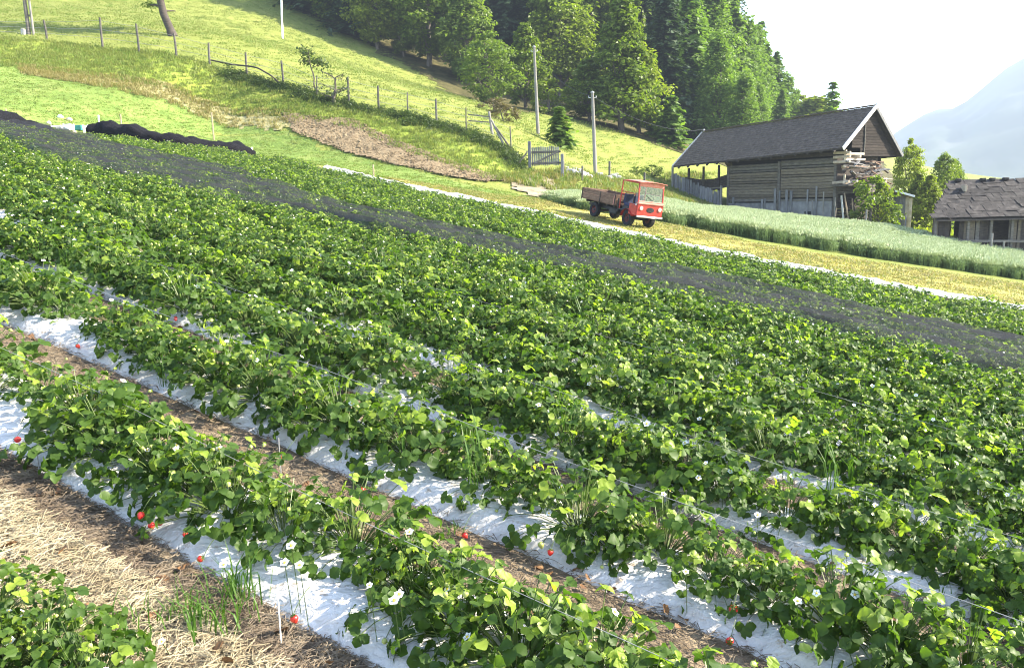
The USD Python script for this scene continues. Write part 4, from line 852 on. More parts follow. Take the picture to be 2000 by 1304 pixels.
fence = thing('pasture_fence', 'wire pasture fence of thin weathered posts running along the bank', 'fence', (0, 0, 0)); frng = np.random.default_rng(91)
fposts = [(-40, 72, 40), (92, 80, 42), (201, 96, 38), (272, 104, 50), (345, 112, 68), (410, 126, 86), (483, 152, 105), (554, 170, 121), (620, 190, 150), (682, 206, 154), (740, 216, 170), (797, 226, 182), (853, 243, 195), (911, 256, 212), (998, 292, 248)]
tops = []
for px, pb, pt in fposts:
    p = hit(px, pb); h = size_at(p, pb - pt); r = size_at(p, 2.2 if px not in (620, 797, 911, 998) else 1.4)
    top = p + [frng.normal() * .04, frng.normal() * .04, h]; tops.append((p, h))
    obj('post', MB().tube([p - [0, 0, .4], p + [0, 0, h * .5], top], [r, r * .95, r * .85], 7), M['oldwood'], fence)
for fr in (.35, .62, .9):
    obj('fence_wire', MB().tube([p + [0, 0, h * fr] for p, h in tops], .009, 4), M['wire'], fence)
# the old leaning end posts and braces between fence and gate
fe = thing('leaning_posts', 'tangle of leaning grey posts where the fence meets the gate', 'fence', (0, 0, 0))
for (x0, y0, x1, y1, r) in ((962, 262, 955, 218, .09), (990, 292, 960, 235, .07), (1005, 298, 968, 248, .06), (1012, 320, 1030, 296, .05), (1005, 325, 1028, 300, .05)):
    p = hit(x0, y0); e_ = at(x1, y1, p[1] + .2); obj('pole', MB().tube([p - [0, 0, .1], e_], [r, r * .8], 7), M['polewood' if r > .06 else 'oldwood'], fe)
p0, p1 = hit(958, 262), hit(1035, 318)
for k in (.35, .7): obj('rail', MB().beam(at(915, 248, p0[1]) + [0, 0, k], at(958, 250, p0[1]) + [0, 0, k * .9], .04, .07), M['oldwood'], fe)
bent = [hit(412, 126) + [0, 0, .25], at(450, 126, hit(412, 126)[1] - .2), at(500, 131, 51.4), at(530, 148, 51.2), hit(556, 172)]
kk_ = np.linspace(0, 4, 22); bq = np.stack([np.interp(kk_, range(5), [b_[i] for b_ in bent]) for i in range(3)], 1); bq[1:-1] = (bq[:-2] + bq[1:-1] * 2 + bq[2:]) / 4
obj('bent_pole', MB().tube(bq, .05, 7), M['darkwood'], None, smooth=True, label='dark bent pole lying in an arc across the fence', cat='pole')
def gate():
    a, b = hit(1035, 331), hit(1098, 331); b = ground(*(a[:2] + np.array([1.0, -.08]) * (size_at(a, 63)))); t = thing('wooden_gate', 'grey wooden slat gate between two posts on the verge', 'gate', (0, 0, 0))
    hA, hB = size_at(a, 53), size_at(a, 45); e = (b - a); ln = np.hypot(e[0], e[1]); e2 = np.array([e[0], e[1], 0]) / ln; n = np.array([-e2[1], e2[0], 0]); ax = np.array([e2, n, [0, 0, 1.0]]); r = np.random.default_rng(5)
    for p, h in ((a, hA), (b, hB)): obj('gate_post', MB().box(p + [0, 0, h / 2 - .15], (.17, .17, h + .3), ax, .02), M['greywood'], t)
    zb = max(a[2], b[2]) + .18; H = .98
    k = .16
    while k < ln - .14:
        obj('slat', MB().box(a * [1, 1, 0] + e2 * k + [0, 0, zb + H / 2 + r.normal() * .02], (.085, .025, H), ax, .005), M['greywood'], t); k += .115
    for z in (zb + .12, zb + H * .72): obj('rail', MB().box(a * [1, 1, 0] + e2 * ln / 2 - n * .04 + [0, 0, z], (ln - .2, .045, .12), ax, .008), M['oldwood'], t)
    obj('brace', MB().beam(a * [1, 1, 0] + e2 * .2 - n * .085 + [0, 0, zb + .1], a * [1, 1, 0] + e2 * (ln - .2) - n * .085 + [0, 0, zb + H * .72], .04, .1), M['oldwood'], t)
    for z in (zb + .12, zb + H * .72): obj('hinge', MB().box(b - e2 * .16 - n * .085 + [0, 0, z - b[2]], (.2, .02, .05), ax), M['black'], t)
gate()
srng = np.random.default_rng(95)
for k, (px, py, s) in enumerate([(1110, 338, .3), (1118, 341, .38), (1126, 343, .3), (1135, 345, .42), (1143, 347, .36), (1122, 335, .26), (1131, 337, .3), (1152, 349, .3), (1172, 346, .34), (1188, 352, .36), (1197, 350, .42), (1206, 352, .4), (1215, 354, .32), (1108, 332, .24), (1203, 345, .3)]):
    m = trimesh.creation.icosphere(2, 1.0); v = m.vertices; v = v * (1 + (meshkit.fbm(v * 1.3 + k * 7, 3, k)[:, None] - .5) * .7); v = np.clip(v, -.8, .8) * [1, .8, .7]
    p = hit(px, py)
    obj('field_stone', (v @ rotm(0, 0, srng.uniform(0, 6)).T * s * .8 + p + [0, 0, s * .3], m.faces), M['stone'], None, smooth=35, label='pale grey field stone heaped on the verge right of the gate' if k not in (11, 12, 10, 9, 14) else 'dark grey field stone heaped left of the barn fence', cat='stone', group='stones heaped right of the gate' if k not in (11, 12, 10, 9, 14) else 'stones heaped left of the barn')
vp = [(1137, 352, 325, 'thin post among the stones right of the gate'), (1190, 352, 316, 'wooden post left of the truck on the verge'), (1258, 378, 338, 'thin stake rising behind the truck cab'), (1100, 338, 316, 'short pale stub post at the right side of the gate')]
for px, pb, pt, lab in vp:
    p = hit(px, pb); obj('verge_post', MB().tube([p - [0, 0, .2], p + [.02, 0, size_at(p, pb - pt)]], size_at(p, 2.2), 7), M['oldwood'], None, label=lab, cat='post')

# ------------------------------------------------------------------ the red farm truck
def truck():
    base = hit(1215, 437); fwd = np.array([.46, -.887]); fwd /= np.linalg.norm(fwd); yaw = math.atan2(fwd[1], fwd[0])
    # settle it on the sloping ground
    def gz(x, y): c, s = math.cos(yaw), math.sin(yaw); return float(T(base[0] + c * x - s * y, base[1] + s * x + c * y))
    zf, zr, zl, zq = (gz(.98, 0), gz(-1.24, 0), gz(0, .6), gz(0, -.6)); pitch = math.atan2(zf - zr, 2.22); roll = math.atan2(zl - zq, 1.2)
    c, s = math.cos(yaw), math.sin(yaw); X = np.array([c * math.cos(pitch), s * math.cos(pitch), math.sin(pitch)]); Y = np.array([-s * math.cos(roll), c * math.cos(roll), math.sin(roll)]); Z = np.cross(X, Y); Z /= np.linalg.norm(Z); Y = np.cross(Z, X)
    S = .80
    o = np.array([base[0], base[1], (zf + zr) / 2 + .03])
    t = thing('farm_truck', 'small red farm truck with a brown wooden cargo bed and open cab', 'truck', mat=Gf.Matrix4d(*[float(v) for v in (*(X * S), 0, *(Y * S), 0, *(Z * S), 0, *o, 1)]))
    def B(name, mat, cx, cy, cz, sx, sy, sz, bev=.012, rot=None, parent=None, **k): return obj(name, MB().box((cx, cy, cz), (sx, sy, sz), rot, bev), M[mat], parent or t, **k)
    for x in (1.22, -1.55):
        for y in (-.60, .60):
            w = stage.DefinePrim(t.GetPath().AppendChild(numbered(str(t.GetPath()), 'wheel')), 'Xform')
            cc = (x, y, .36)
            obj('tyre', MB().lathe([(.2, -.10), (.30, -.125), (.345, -.11), (.36, -.06), (.36, .06), (.345, .11), (.30, .125), (.2, .10), (.2, -.10)], 28, 1, cc), M['rubber'], w, smooth=40)
            sgn = np.sign(y); obj('rim', MB().lathe([(0, .02 * sgn), (.07, .05 * sgn), (.09, .02 * sgn), (.15, -.01 * sgn), (.2, .07 * sgn), (.205, -.08 * sgn), (0, -.08 * sgn)], 20, 1, cc), M['rim'], w, smooth=40)
            obj('hub', MB().lathe([(0, .10 * sgn), (.05, .09 * sgn), (.055, .03 * sgn)], 12, 1, cc), M['black'], w, smooth=40)
    for y in (-.32, .32): B('chassis_beam', 'black', -.3, y, .56, 4.4, .1, .16)
    for x in (1.22, -1.55): obj('axle', MB().tube([(x, -.58, .36), (x, .58, .36)], .06, 8), M['black'], t)
    B('gearbox', 'black', .35, 0, .5, .9, .4, .26, .04); B('fuel_tank', 'black', -.1, -.5, .52, .6, .28, .3, .05); B('toolbox', 'black', -.2, .5, .5, .7, .3, .28, .03)
    # cargo bed
    bx0, bx1, bz = -2.65, .28, .80
    B('bed_floor', 'brownwood', (bx0 + bx1) / 2, 0, bz, bx1 - bx0, 1.56, .06)
    for x in (-2.3, -1.2, -.5, .1): B('bed_bearer', 'black', x, 0, bz - .09, .08, 1.4, .1)
    for y in (-.79, .79):
        for j in range(2): B('side_board', 'brownwood', (bx0 + bx1) / 2, y, bz + .14 + j * .245, bx1 - bx0 + .02, .035, .235, .008)
        for x in (bx0 + .05, -1.0, bx1 - .05): B('side_stake', 'darkwood' if y else 'red', x, y + np.sign(y) * .03, bz + .22, .06, .03, .54, .006)
    for x, n in ((bx0, 'tail_board'), (bx1, 'head_board')):
        for j in range(2): B(n, 'brownwood', x, 0, bz + .14 + j * .245, .035, 1.54, .235, .008)
    B('bed_corner', 'faded_red', bx1 - .08, -.815, bz + .22, .12, .02, .42, .004)
    # cab
    B('cab_floor', 'black', 1.2, 0, .68, 1.5, 1.4, .06); fx = 1.92
    B('front_panel', 'red', fx, 0, .83, .09, 1.46, .56, .04)
    B('front_ledge', 'faded_red', fx - .02, 0, 1.14, .2, 1.48, .07, .025)
    for y in (-.72, .72): B('side_panel', 'red', 1.60, y, .82, .56, .05, .5, .02)
    for y in (-.66, .66):
        f = MB(); a = np.linspace(.12 * PI, .95 * PI, 9); P = []
        for k in a: P.append([[1.22 + .44 * math.cos(k), y - .13, .36 + .42 * math.sin(k)], [1.22 + .44 * math.cos(k), y + .13, .36 + .42 * math.sin(k)]])
        P = np.array(P); f.grid(P); f.grid(P[:, ::-1] + [0, 0, -.015]); obj('mudguard', f, M['red'], t)
    g = MB().lathe([(0, .0), (.19, .0), (.2, -.02), (.2, -.04)], 26, 0, (0, 0, 0)); v, fc = g.get(); v = v * [1, 1.15, .62] + [fx + .055, 0, .86]; obj('grille', (v, fc), M['dark_glass'], t)
    for k in range(5): B('grille_bar', 'black', fx + .062, 0, .78 + k * .04, .014, .3 - abs(k - 2) * .05, .012, .003)
    for y in (-.53, .53):
        obj('headlight', MB().lathe([(0, .10), (.06, .09), (.085, .07)], 18, 0, (fx, y, .92)), M['lamp_glass'], t, smooth=True); obj('headlight_ring', MB().lathe([(.085, .07), (.1, .075), (.105, .04)], 18, 0, (fx, y, .92)), M['faded_red'], t, smooth=True)
        B('indicator', 'lamp_glass', fx - .1, y * 1.36, 1.05, .09, .05, .08, .015)
    B('bumper', 'grey_metal', fx + .07, 0, .545, .07, 1.5, .09, .02); B('number_plate', 'white_plastic', fx + .112, .1, .55, .01, .34, .08, .002)
    ft = 2.02
    for y in (-.69, .69):
        obj('windscreen_post', MB().beam((fx - .02, y, 1.15), (fx - .16, y, ft), .06, .06, up=(0, 1, 0), bevel=.01), M['red'], t)
        obj('rear_post', MB().beam((.52, y, .7), (.5, y, ft), .05, .05, up=(0, 1, 0), bevel=.01), M['red'], t)
        obj('roof_rail', MB().beam((.48, y, ft), (fx - .14, y, ft), .05, .05, bevel=.01), M['red'], t)
        B('cab_rail', 'red', 1.15, y, 1.52, 1.3, .03, .035, .006)
    B('windscreen_frame', 'faded_red', fx - .145, 0, ft - .05, .07, 1.4, .17, .015); B('windscreen_frame', 'faded_red', fx - .025, 0, 1.21, .06, 1.4, .07, .015)
    for x in (.5,): B('rear_crossbar', 'red', x, 0, ft, .05, 1.4, .05, .01); B('rear_crossbar', 'red', x, 0, 1.4, .04, 1.4, .05, .01)
    rf = MB(); yy = np.linspace(-.76, .76, 9); P = np.array([[[x, y, ft + .035 + .05 * (1 - (y / .76) ** 2)] for y in yy] for x in (.86, 1.95)]); rf.grid(P + [0, 0, .025]); rf.grid(P[::-1])
    rf.grid(np.stack([P[1], P[1] + [0, 0, .025]], 0)); rf.grid(np.stack([P[0] + [0, 0, .025], P[0]], 0)); obj('cab_roof', rf, M['faded_red'], t)
    d = np.array([-.14, 0, .87 - .0]); d = d / np.linalg.norm(d); n = np.cross([0, 1, 0], d); obj('windscreen', MB().box((fx - .09, 0, 1.58), (1.3, .70, .008), np.array([[0, 1.0, 0], d, n])), M['glass'], t)
    obj('wiper', MB().beam((fx - .02, .1, 1.27), (fx - .06, -.28, 1.5), .02, .015), M['black'], t); B('mirror', 'black', fx - .05, -.84, 1.5, .03, .12, .18, .01)
    B('seat', 'blue_seat', .85, -.3, .95, .45, .5, .14, .04); B('seat', 'blue_seat', .85, .3, .95, .45, .5, .14, .04); B('seat_back', 'blue_seat', .6, -.3, 1.2, .1, .5, .45, .04); B('seat_back', 'blue_seat', .6, .3, 1.2, .1, .5, .45, .04); B('seat_box', 'black', .85, 0, .79, .5, 1.2, .2, .02)
    a = np.linspace(0, 2 * PI, 25); R = rotm(0, -.9, 0); obj('steering_wheel', MB().tube([R @ np.array([.19 * math.cos(k), .19 * math.sin(k), 0]) + [1.42, .3, 1.3] for k in a], .016, 6, False), M['black'], t, smooth=True)
    obj('steering_column', MB().tube([(1.42, .3, 1.3), (1.7, .3, .95)], .025, 7), M['black'], t); B('dashboard', 'black', fx - .16, 0, 1.1, .2, 1.36, .16, .03)
    obj('exhaust_pipe', MB().tube([(.38, -.66, .55), (.38, -.7, .8), (.38, -.7, 1.15)], .035, 8), M['black'], t)
truck()

# ------------------------------------------------------------------ strawberry field: film, rows, wires, net
ROW0, GAP, HW = 2.21, 1.185, .33
rows = [ROW0 - GAP] + [ROW0 + GAP * i for i in range(0, 32)]
def row_range(s):
    lo = -7 - .18 * s
    hi = 37 if s < 13 else 34 if s < 17.5 else 31.5 if s < 21 else 30 if s < 24 else 27.5
    a = np.linspace(lo, hi, 200); ok = s < strip_s(a) - 2.35
    if s > 14: a = a[ok]
    return (a[0], a[-1]) if len(a) > 2 else None
def hump(ds): return .02 + .11 * np.clip(1 - (ds / HW) ** 2, 0, 1) ** .7
def film(rows_, name, da, ns, label, kind=None, group=None, a0=None):
    mb = MB()
    for s in rows_:
        rr = row_range(s)
        if rr is None: continue
        lo, hi = rr
        if a0 is not None: lo = a0
        a = np.arange(lo, hi, da); ds = np.linspace(-HW, HW, ns)
        A_, D_ = np.meshgrid(a, ds, indexing='ij'); X, Y = xy(A_, s + D_)
        q = np.stack([X, Y, 0 * X], -1); wr = (meshkit.fbm(q * 3.0, 4, 21) - .5) * .075 + (meshkit.fbm(q * [9, 9, 1], 3, 25) - .5) * .035
        edge = (meshkit.fbm(np.stack([A_ * 2.2, 0 * A_, 0 * A_], -1), 3, 31) - .5) * .10 * (np.abs(D_) > HW * .93) * np.sign(D_)
        X, Y = xy(A_, s + D_ + edge); Z = T(X, Y) + hump(D_) + wr * (np.abs(D_) < HW * .98) - .03 * (np.abs(D_) > HW * .97)
        if s > 14:
            gd = np.nonzero(s < strip_s(a) - 2.3)[0]; cuts = np.split(gd, np.nonzero(np.diff(gd) > 1)[0] + 1)
        else: cuts = [np.arange(len(a))]
        for c_ in cuts:
            if len(c_) > 1: mb.grid(np.stack([X, Y, Z], -1)[c_])
    return obj(name, mb, M['film'], None, smooth=True, label=label, cat='mulch film', kind=kind, group=group)
ordn = ['nearest full', 'second', 'third', 'fourth', 'fifth']
for i in range(5):
    film([rows[1 + i]], 'mulch_film', .045 + .01 * i, 15 - i, f'white mulch film on the bed of the {ordn[i]} strawberry row, counted from the front')
film(rows[6:], 'far_mulch_film', .16, 7, 'white mulch film glimpsed under the farther strawberry rows', kind='stuff')
def strip():
    a = np.arange(_sa.min() + 0, _sa.max() - .1, .12); d = np.linspace(-.36, .36, 11); A_, D_ = np.meshgrid(a, d, indexing='ij'); S_ = strip_s(A_) + D_ + (meshkit.fbm(np.stack([A_ * .6, D_ * 0, 0 * A_], -1), 3, 5) - .5) * .25
    X, Y = xy(A_, S_); Z = T(X, Y) + .03 + .13 * (1 - (D_ / .36) ** 2) + (meshkit.fbm(np.stack([X, Y, 0 * X], -1) * 2.5, 3, 8) - .4) * .14
    obj('film_strip', MB().grid(np.stack([X, Y, Z], -1)), M['film'], None, smooth=True, label='long bright white film strip along the far edge of the field', cat='mulch film')
strip()

def leaflet(L, Wd, rng, fold=.35, droop=.35, n=8):
    """one toothed leaflet from the origin along +x, normal +z"""
    u = np.linspace(0, 1, n); w = np.interp(u, [0, .12, .35, .6, .82, 1], [.10, .5, .93, 1.0, .74, .14]) * Wd / 2
    x = u * L; z = -droop * L * u ** 2 * .6; v, f = [], []
    for i in range(n):
        tooth = 1 + (.12 if i % 2 else -.08)
        v += [[x[i] + .01 * L, -w[i] * tooth, z[i] + fold * w[i] * .75], [x[i], 0, z[i]], [x[i] + .01 * L, w[i] * tooth, z[i] + fold * w[i] * .75]]
    for i in range(n - 1):
        a = 3 * i; f += [[a, a + 4, a + 1], [a, a + 3, a + 4], [a + 1, a + 5, a + 2], [a + 1, a + 4, a + 5]]
    v = np.array(v); v[:, 2] += rng.normal(size=len(v)) * L * .028
    return v, np.array(f)
def trifoliate(at_, out, tilt, size, rng):
    """leaf at the end of its stalk; out: azimuth; tilt: how far it leans outward"""
    mb = MB(); R = rotm(0, 0, out) @ rotm(rng.normal() * .4, tilt + rng.normal() * .2, 0)
    for k, yaw in enumerate((0, 1.45, -1.45)):
        L = size * (1.0 if k == 0 else .92) * rng.uniform(.9, 1.1); v, f = leaflet(L, L * rng.uniform(.82, .98), rng, rng.uniform(.1, .75), rng.uniform(.0, .8))
        v = v @ rotm(rng.normal() * .15, rng.normal() * .25, yaw + rng.normal() * .15).T; mb.add(v @ R.T + at_, f)
    return mb
def stalk(a, b, r, rng, sag_=.25):
    m = (a + b) / 2 + np.array([0, 0, np.linalg.norm(b - a) * sag_]); t = np.linspace(0, 1, 5)[:, None]
    return MB().tube((1 - t) ** 2 * a + 2 * t * (1 - t) * m + t * t * b, r, 3, False)
def flower(c, n, r, rng):
    pe, ce = MB(), MB(); n = n / np.linalg.norm(n); s = np.cross(n, [.3, .5, .1]); s /= np.linalg.norm(s); t = np.cross(n, s)
    for k in range(5):
        a = k / 5 * 2 * PI + .2; d = s * math.cos(a) + t * math.sin(a); e = -s * math.sin(a) + t * math.cos(a)
        pe.add([c + d * r * .15, c + d * r * .62 + e * r * .42 + n * r * .12, c + d * r + n * r * .22, c + d * r * .62 - e * r * .42 + n * r * .12], [[0, 1, 2], [0, 2, 3]])
    m = trimesh.creation.icosphere(1, r * .27); ce.add(m.vertices + c + n * r * .06, m.faces); return pe, ce
def berry(c, r, rng, hang=(0, 0, -1)):
    prof = [(0.02, .9), (.5, .85), (.82, .55), (.95, .15), (.8, -.35), (.45, -.85), (.05, -1.15)]
    m = MB().lathe([(p * r, h * r) for p, h in prof], 10, 2).get(); R = rotm(rng.normal() * .7, rng.normal() * .7, rng.uniform(0, 6)); return (m[0] @ R.T + c, m[1]), R
def calyx(c, r, R):
    mb = MB()
    for k in range(6):
        a = k / 6 * 2 * PI; d, e = np.array([math.cos(a), math.sin(a), 0]), np.array([-math.sin(a), math.cos(a), 0])
        mb.add(np.array([[0, 0, .95 * r], d * .5 * r + e * .22 * r + [0, 0, 1.0 * r], d * 1.0 * r + [0, 0, .8 * r], d * .5 * r - e * .22 * r + [0, 0, 1.0 * r]]) @ R.T + c, [[0, 1, 2], [0, 2, 3]])
    return mb
def strawberry_parts(seed, n_leaf=100):
    """(name, mesh, material) of every part of one plant"""
    rng = np.random.default_rng(seed); out = []; st = MB()
    for i in range(n_leaf):
        u = (i + .5) / n_leaf; az = i * 2.399 + rng.normal() * .3; rad = .365 * u ** .52 * rng.uniform(.7, 1.15)
        h = (.27 - .255 * u ** 1.7) * rng.uniform(.6, 1.15) + .035
        low = i % 5 < 2
        if low: rad = rng.uniform(.16, .37); h = rng.uniform(.03, .20) * (1.25 - rad * 1.6)
        c = np.array([math.cos(az) * rad * .92, math.sin(az) * rad * .92, h])
        size = rng.uniform(.035, .056) * (1.08 - .18 * (u < .25)); tilt = .1 + 1.05 * u * rng.uniform(.5, 1.15) + rng.normal() * .15
        if low: tilt = rng.uniform(.7, 1.45)
        out.append(('leaf', trifoliate(c, az + rng.normal() * .5, tilt, size, rng), 'leaf', 'young' if u < .4 and not low and rng.random() < .38 else ''))
        v, f = stalk(np.array([math.cos(az) * .02, math.sin(az) * .02, 0]), c, .0021, rng).get(); st.add(v, f)
    for i in range(5):
        az = rng.uniform(0, 6.28); rad = rng.uniform(.05, .26); c = np.array([math.cos(az) * rad, math.sin(az) * rad, rng.uniform(.2, .37) - rad * .3]); v, f = stalk(np.zeros(3), c, .0024, rng, .15).get(); st.add(v, f)
        if i < 2:
            pe, ce = flower(c, np.array([math.cos(az) * .6, math.sin(az) * .6, .7]), rng.uniform(.014, .019), rng); out += [('petals', pe, 'petal', ''), ('flower_centre', ce, 'pollen', '')]
        else:
            for k in range(2):
                q = c + rng.normal(size=3) * [.03, .03, .012]; r = rng.uniform(.007, .012); b, R = berry(q, r, rng); out.append(('unripe_berry', b, 'unripe', '')); cx = calyx(q, r * 1.3, R); out.append(('calyx', cx, 'young_leaf', ''))
                v, f = stalk(c - [0, 0, .05], q, .0016, rng, .1).get(); st.add(v, f)
    for i in range(1):
        az = rng.uniform(0, 6.28); c = np.array([math.cos(az) * .28, math.sin(az) * .28, rng.uniform(.03, .08)]); r = rng.uniform(.011, .015)
        b, R = berry(c, r, rng); out.append(('unripe_berry', b, 'unripe', '')); v, f = stalk(np.zeros(3), c, .002, rng, .4).get(); st.add(v, f)
    out.append(('stalks', st, 'stalk', ''))
    return out
NK = 7
parts = [strawberry_parts(200 + k) for k in range(NK)]
kinds = []
for k in range(NK):
    kd = new_kind('strawberry_plant_kind'); kinds.append(kd)
    for name, mb, mat, lab in parts[k]:
        obj(name, mb, M['young_leaf'] if lab == 'young' else M[mat], kd, smooth=True if name in ('leaf', 'unripe_berry') else False, kind='stuff' if name == 'stalks' else None)
# where every plant stands
prng = np.random.default_rng(301); PL = []
gaps = [(1, 2.45, .06), (2, 6.0, .16), (3, 3.7, .2), (4, 8.8, .2)]
for ri, s in enumerate(rows):
    rr = row_range(s)
    if rr is None: continue
    if ri == 0: continue
    a = rr[0]
    while a < rr[1]:
        if (s < 14 or s < strip_s(a) - 2.35) and prng.random() > .03 and not any(g[0] == ri and abs(a - g[1]) < g[2] for g in gaps):
            PL.append((ri, a + prng.normal() * .03, s + prng.normal() * (.06 if ri < 3 else .10), prng.uniform(.74, 1.22) * (1 if ri < 3 else 1.07)))
        a += (.25 if ri < 3 else .205) * prng.uniform(.8, 1.2)
for qx, qy in ((5, 1240), (95, 1320), (190, 1390), (20, 1360)):
    q_ = hit(qx, qy + 25); a_, s_ = a_s(q_[0], q_[1]); PL.append((0, float(a_), float(s_), prng.uniform(.58, .72)))
PL = np.array(PL)
net_lo = lambda a: np.interp(a, [-6, 2, 6, 9, 13, 17, 20, 28, 34], [12.6, 12.5, 12.5, 12.0, 11.4, 10.8, 10.9, 13.5, 15.2]) - .5
net_hi = lambda a: np.interp(a, [-6, 1, 5, 9, 12.7, 17, 22, 28, 34], [17.8, 16.4, 15.7, 14.5, 14.1, 15.6, 17.4, 17.6, 19.5])
PL[:, 3] *= np.where((PL[:, 2] > net_lo(PL[:, 1])) & (PL[:, 2] < net_hi(PL[:, 1])), .86, 1.0)      # held down by the net
px_, py_ = xy(PL[:, 1], PL[:, 2]); pz_ = T(px_, py_) + .08
pos = np.stack([px_, py_, pz_], 1); rel = pos - [0, 0, EYE]; dep = rel @ CF
ix_ = 1000 + FOC * (rel @ CR) / np.maximum(dep, .1); iy_ = 652 - FOC * (rel @ CU) / np.maximum(dep, .1)
seen = (dep > .2) & (ix_ > -350 - 3000 / np.maximum(dep, .3)) & (ix_ < 2400 + 4000 / np.maximum(dep, .3)) & (iy_ < 1304 + 2500 / np.maximum(dep, .5))
infr = (dep > .5) & (ix_ > -60) & (ix_ < 2060) & (iy_ < 1304 + 330 / np.maximum(dep, .5)) & (iy_ > 0)
order = np.argsort(np.where(infr, np.linalg.norm(rel, axis=1), 1e9))[:300]; near = np.zeros(len(PL), bool); near[order] = infr[order]
rot_ = prng.uniform(0, 6.28, len(PL)); kid = prng.integers(0, NK, len(PL)); tl = prng.normal(size=(len(PL), 2)) * .08
rl = {0: ('strawberry plant in the clump at the bottom left corner', 'plants in the bottom left corner'), 1: ('bushy strawberry plant of the nearest full row, under the nearest wire', 'plants of the nearest full row'), 2: ('strawberry plant of the second row, under the second wire from the front', 'plants of the second row'), 3: ('strawberry plant of the third row, under the third and fainter wire', 'plants of the third row'), 4: ('strawberry plant of the fourth row, between the third wire and the faint far wire', 'plants of the fourth row'), 5: ('strawberry plant of the fifth row, under the faint far wire', 'plants of the fifth row'), 6: ('strawberry plant of the sixth row, just behind the faint far wire', 'plants of the sixth row'), 7: ('strawberry plant of the seventh row, midway between far wire and dark net', 'plants of the seventh row'), 8: ('strawberry plant of the eighth row, before the dark net', 'plants of the eighth row')}
for j in np.nonzero(near)[0]:
    lab, grp = rl.get(int(PL[j, 0]), ('strawberry plant farther back than the eighth row', 'plants farther back'))
    copy_of(kinds[kid[j]], 'strawberry_plant', lab, 'strawberry plant', pos[j], rot_[j], grp, PL[j, 3], tuple(tl[j]))
def merged(k):
    g = {}
    for name, mb, mat, lab in parts[k]:
        m = 'young_leaf' if lab == 'young' else mat
        v, f = mb.get() if isinstance(mb, MB) else mb; g.setdefault(m, MB()).add(v, f)
    return g
far = seen & ~near; fp = np.nonzero(far)[0]
pr, where = [], []
for k in range(NK):
    for m, mb in merged(k).items():
        pr.append((mb, M[m], m == 'leaf')); where.append(k)
P_all, R_all, S_all, I_all, TX, TY = [], [], [], [], [], []
for i_, k in enumerate(where):
    sel = fp[kid[fp] == k]
    P_all.append(pos[sel]); R_all.append(rot_[sel]); S_all.append(PL[sel, 3]); I_all.append(np.full(len(sel), i_)); TX.append(tl[sel, 0]); TY.append(tl[sel, 1])
instancer('strawberry_rows', pr, np.vstack(P_all), np.concatenate(R_all), np.concatenate(S_all), np.concatenate(I_all), 'green strawberry rows filling the field beyond the nearest plants', 'strawberry plants', tilt=(np.concatenate(TX), np.concatenate(TY)))

# straw, dead leaves and grass on the paths
def strands(n, s0, s1, a0, a1, mat, name, label, seed, lmax=.11, lift=.02, thick=.0022, sig=None):
    rng = np.random.default_rng(seed); a = rng.uniform(a0, a1, n); s = rng.uniform(s0, s1, n); X, Y = xy(a, s); z = T(X, Y) + .014 + rng.random(n) ** 2 * lift
    ang = rng.uniform(0, 2 * PI, n) if sig is None else math.atan2(UA[1], UA[0]) + rng.normal(size=n) * sig
    L = rng.uniform(.03, lmax, n) / 2; pit = rng.normal(size=n) * .18; d = np.stack([np.cos(ang) * np.cos(pit), np.sin(ang) * np.cos(pit), np.sin(pit)], 1); w = np.stack([-np.sin(ang), np.cos(ang), 0 * ang], 1) * (thick * rng.uniform(.6, 1.5, n))[:, None]
    c = np.stack([X, Y, z], 1); b = np.array([0, 0, 1.0]) * (rng.random(n) * .012)[:, None]; e0, e1 = c - d * L[:, None], c + d * L[:, None]
    up = np.array([0, 0, thick])
    v = np.stack([e0 - w, e0 + w, c - w + b, c + w + b, e1 - w, e1 + w, e0 + up, c + b + up * 1.3, e1 + up], 1).reshape(-1, 3); i = np.arange(n)[:, None] * 9
    f = np.concatenate([i + np.array([t]) for t in ([0, 2, 7], [0, 7, 6], [6, 7, 3], [6, 3, 1], [2, 4, 8], [2, 8, 7], [7, 8, 5], [7, 5, 3])])
    obj(name, (v, f), M[mat], None, label=label, cat='straw', kind='stuff')
pa = lambda i: (rows[i] + HW - .04, rows[i + 1] - HW + .05)
strands(60000, .7, 1.66, 1.7, 6.0, 'straw', 'straw', 'pale dry straw on the path in the bottom left corner', 401, lmax=.13, lift=.03, thick=.0014)
strands(60000, .45, 1.90, 1.0, 6.5, 'old_straw', 'old_straw', 'brownish old straw and stalks on the front path', 402, lmax=.10, lift=.02, thick=.0014)
for i in range(1, 4):
    strands(15000, pa(i)[0] - .09, pa(i)[1] + .07, -2.0, 10.0, 'old_straw', 'path_straw', ['', 'brown straw on the path behind the nearest full row', 'brown straw on the path behind the second row', 'brown straw on the path behind the third row'][i], 402 + i, lift=.03, sig=.7, thick=.0015)
def dead():
    rng = np.random.default_rng(411); mb = MB()
    for k in range(240):
        i = int(rng.integers(0, 4)); s = rng.uniform(*(pa(i) if i else (1.1, 1.8))); a = rng.uniform(.0, 8) if i else rng.uniform(1.3, 4.2); x, y = xy(a, s); v, f = leaflet(rng.uniform(.03, .06), rng.uniform(.025, .05), rng, rng.uniform(-.6, .9), rng.uniform(-.8, .8)); mb.add(v @ rotm(rng.normal() * .4, rng.normal() * .4, rng.uniform(0, 6.3)).T + [x, y, float(T(x, y)) + .035], f)
    obj('dead_leaves', mb, M['dead_leaf'], None, label='curled brown dead leaves scattered on the paths', cat='leaves', kind='stuff')
dead()
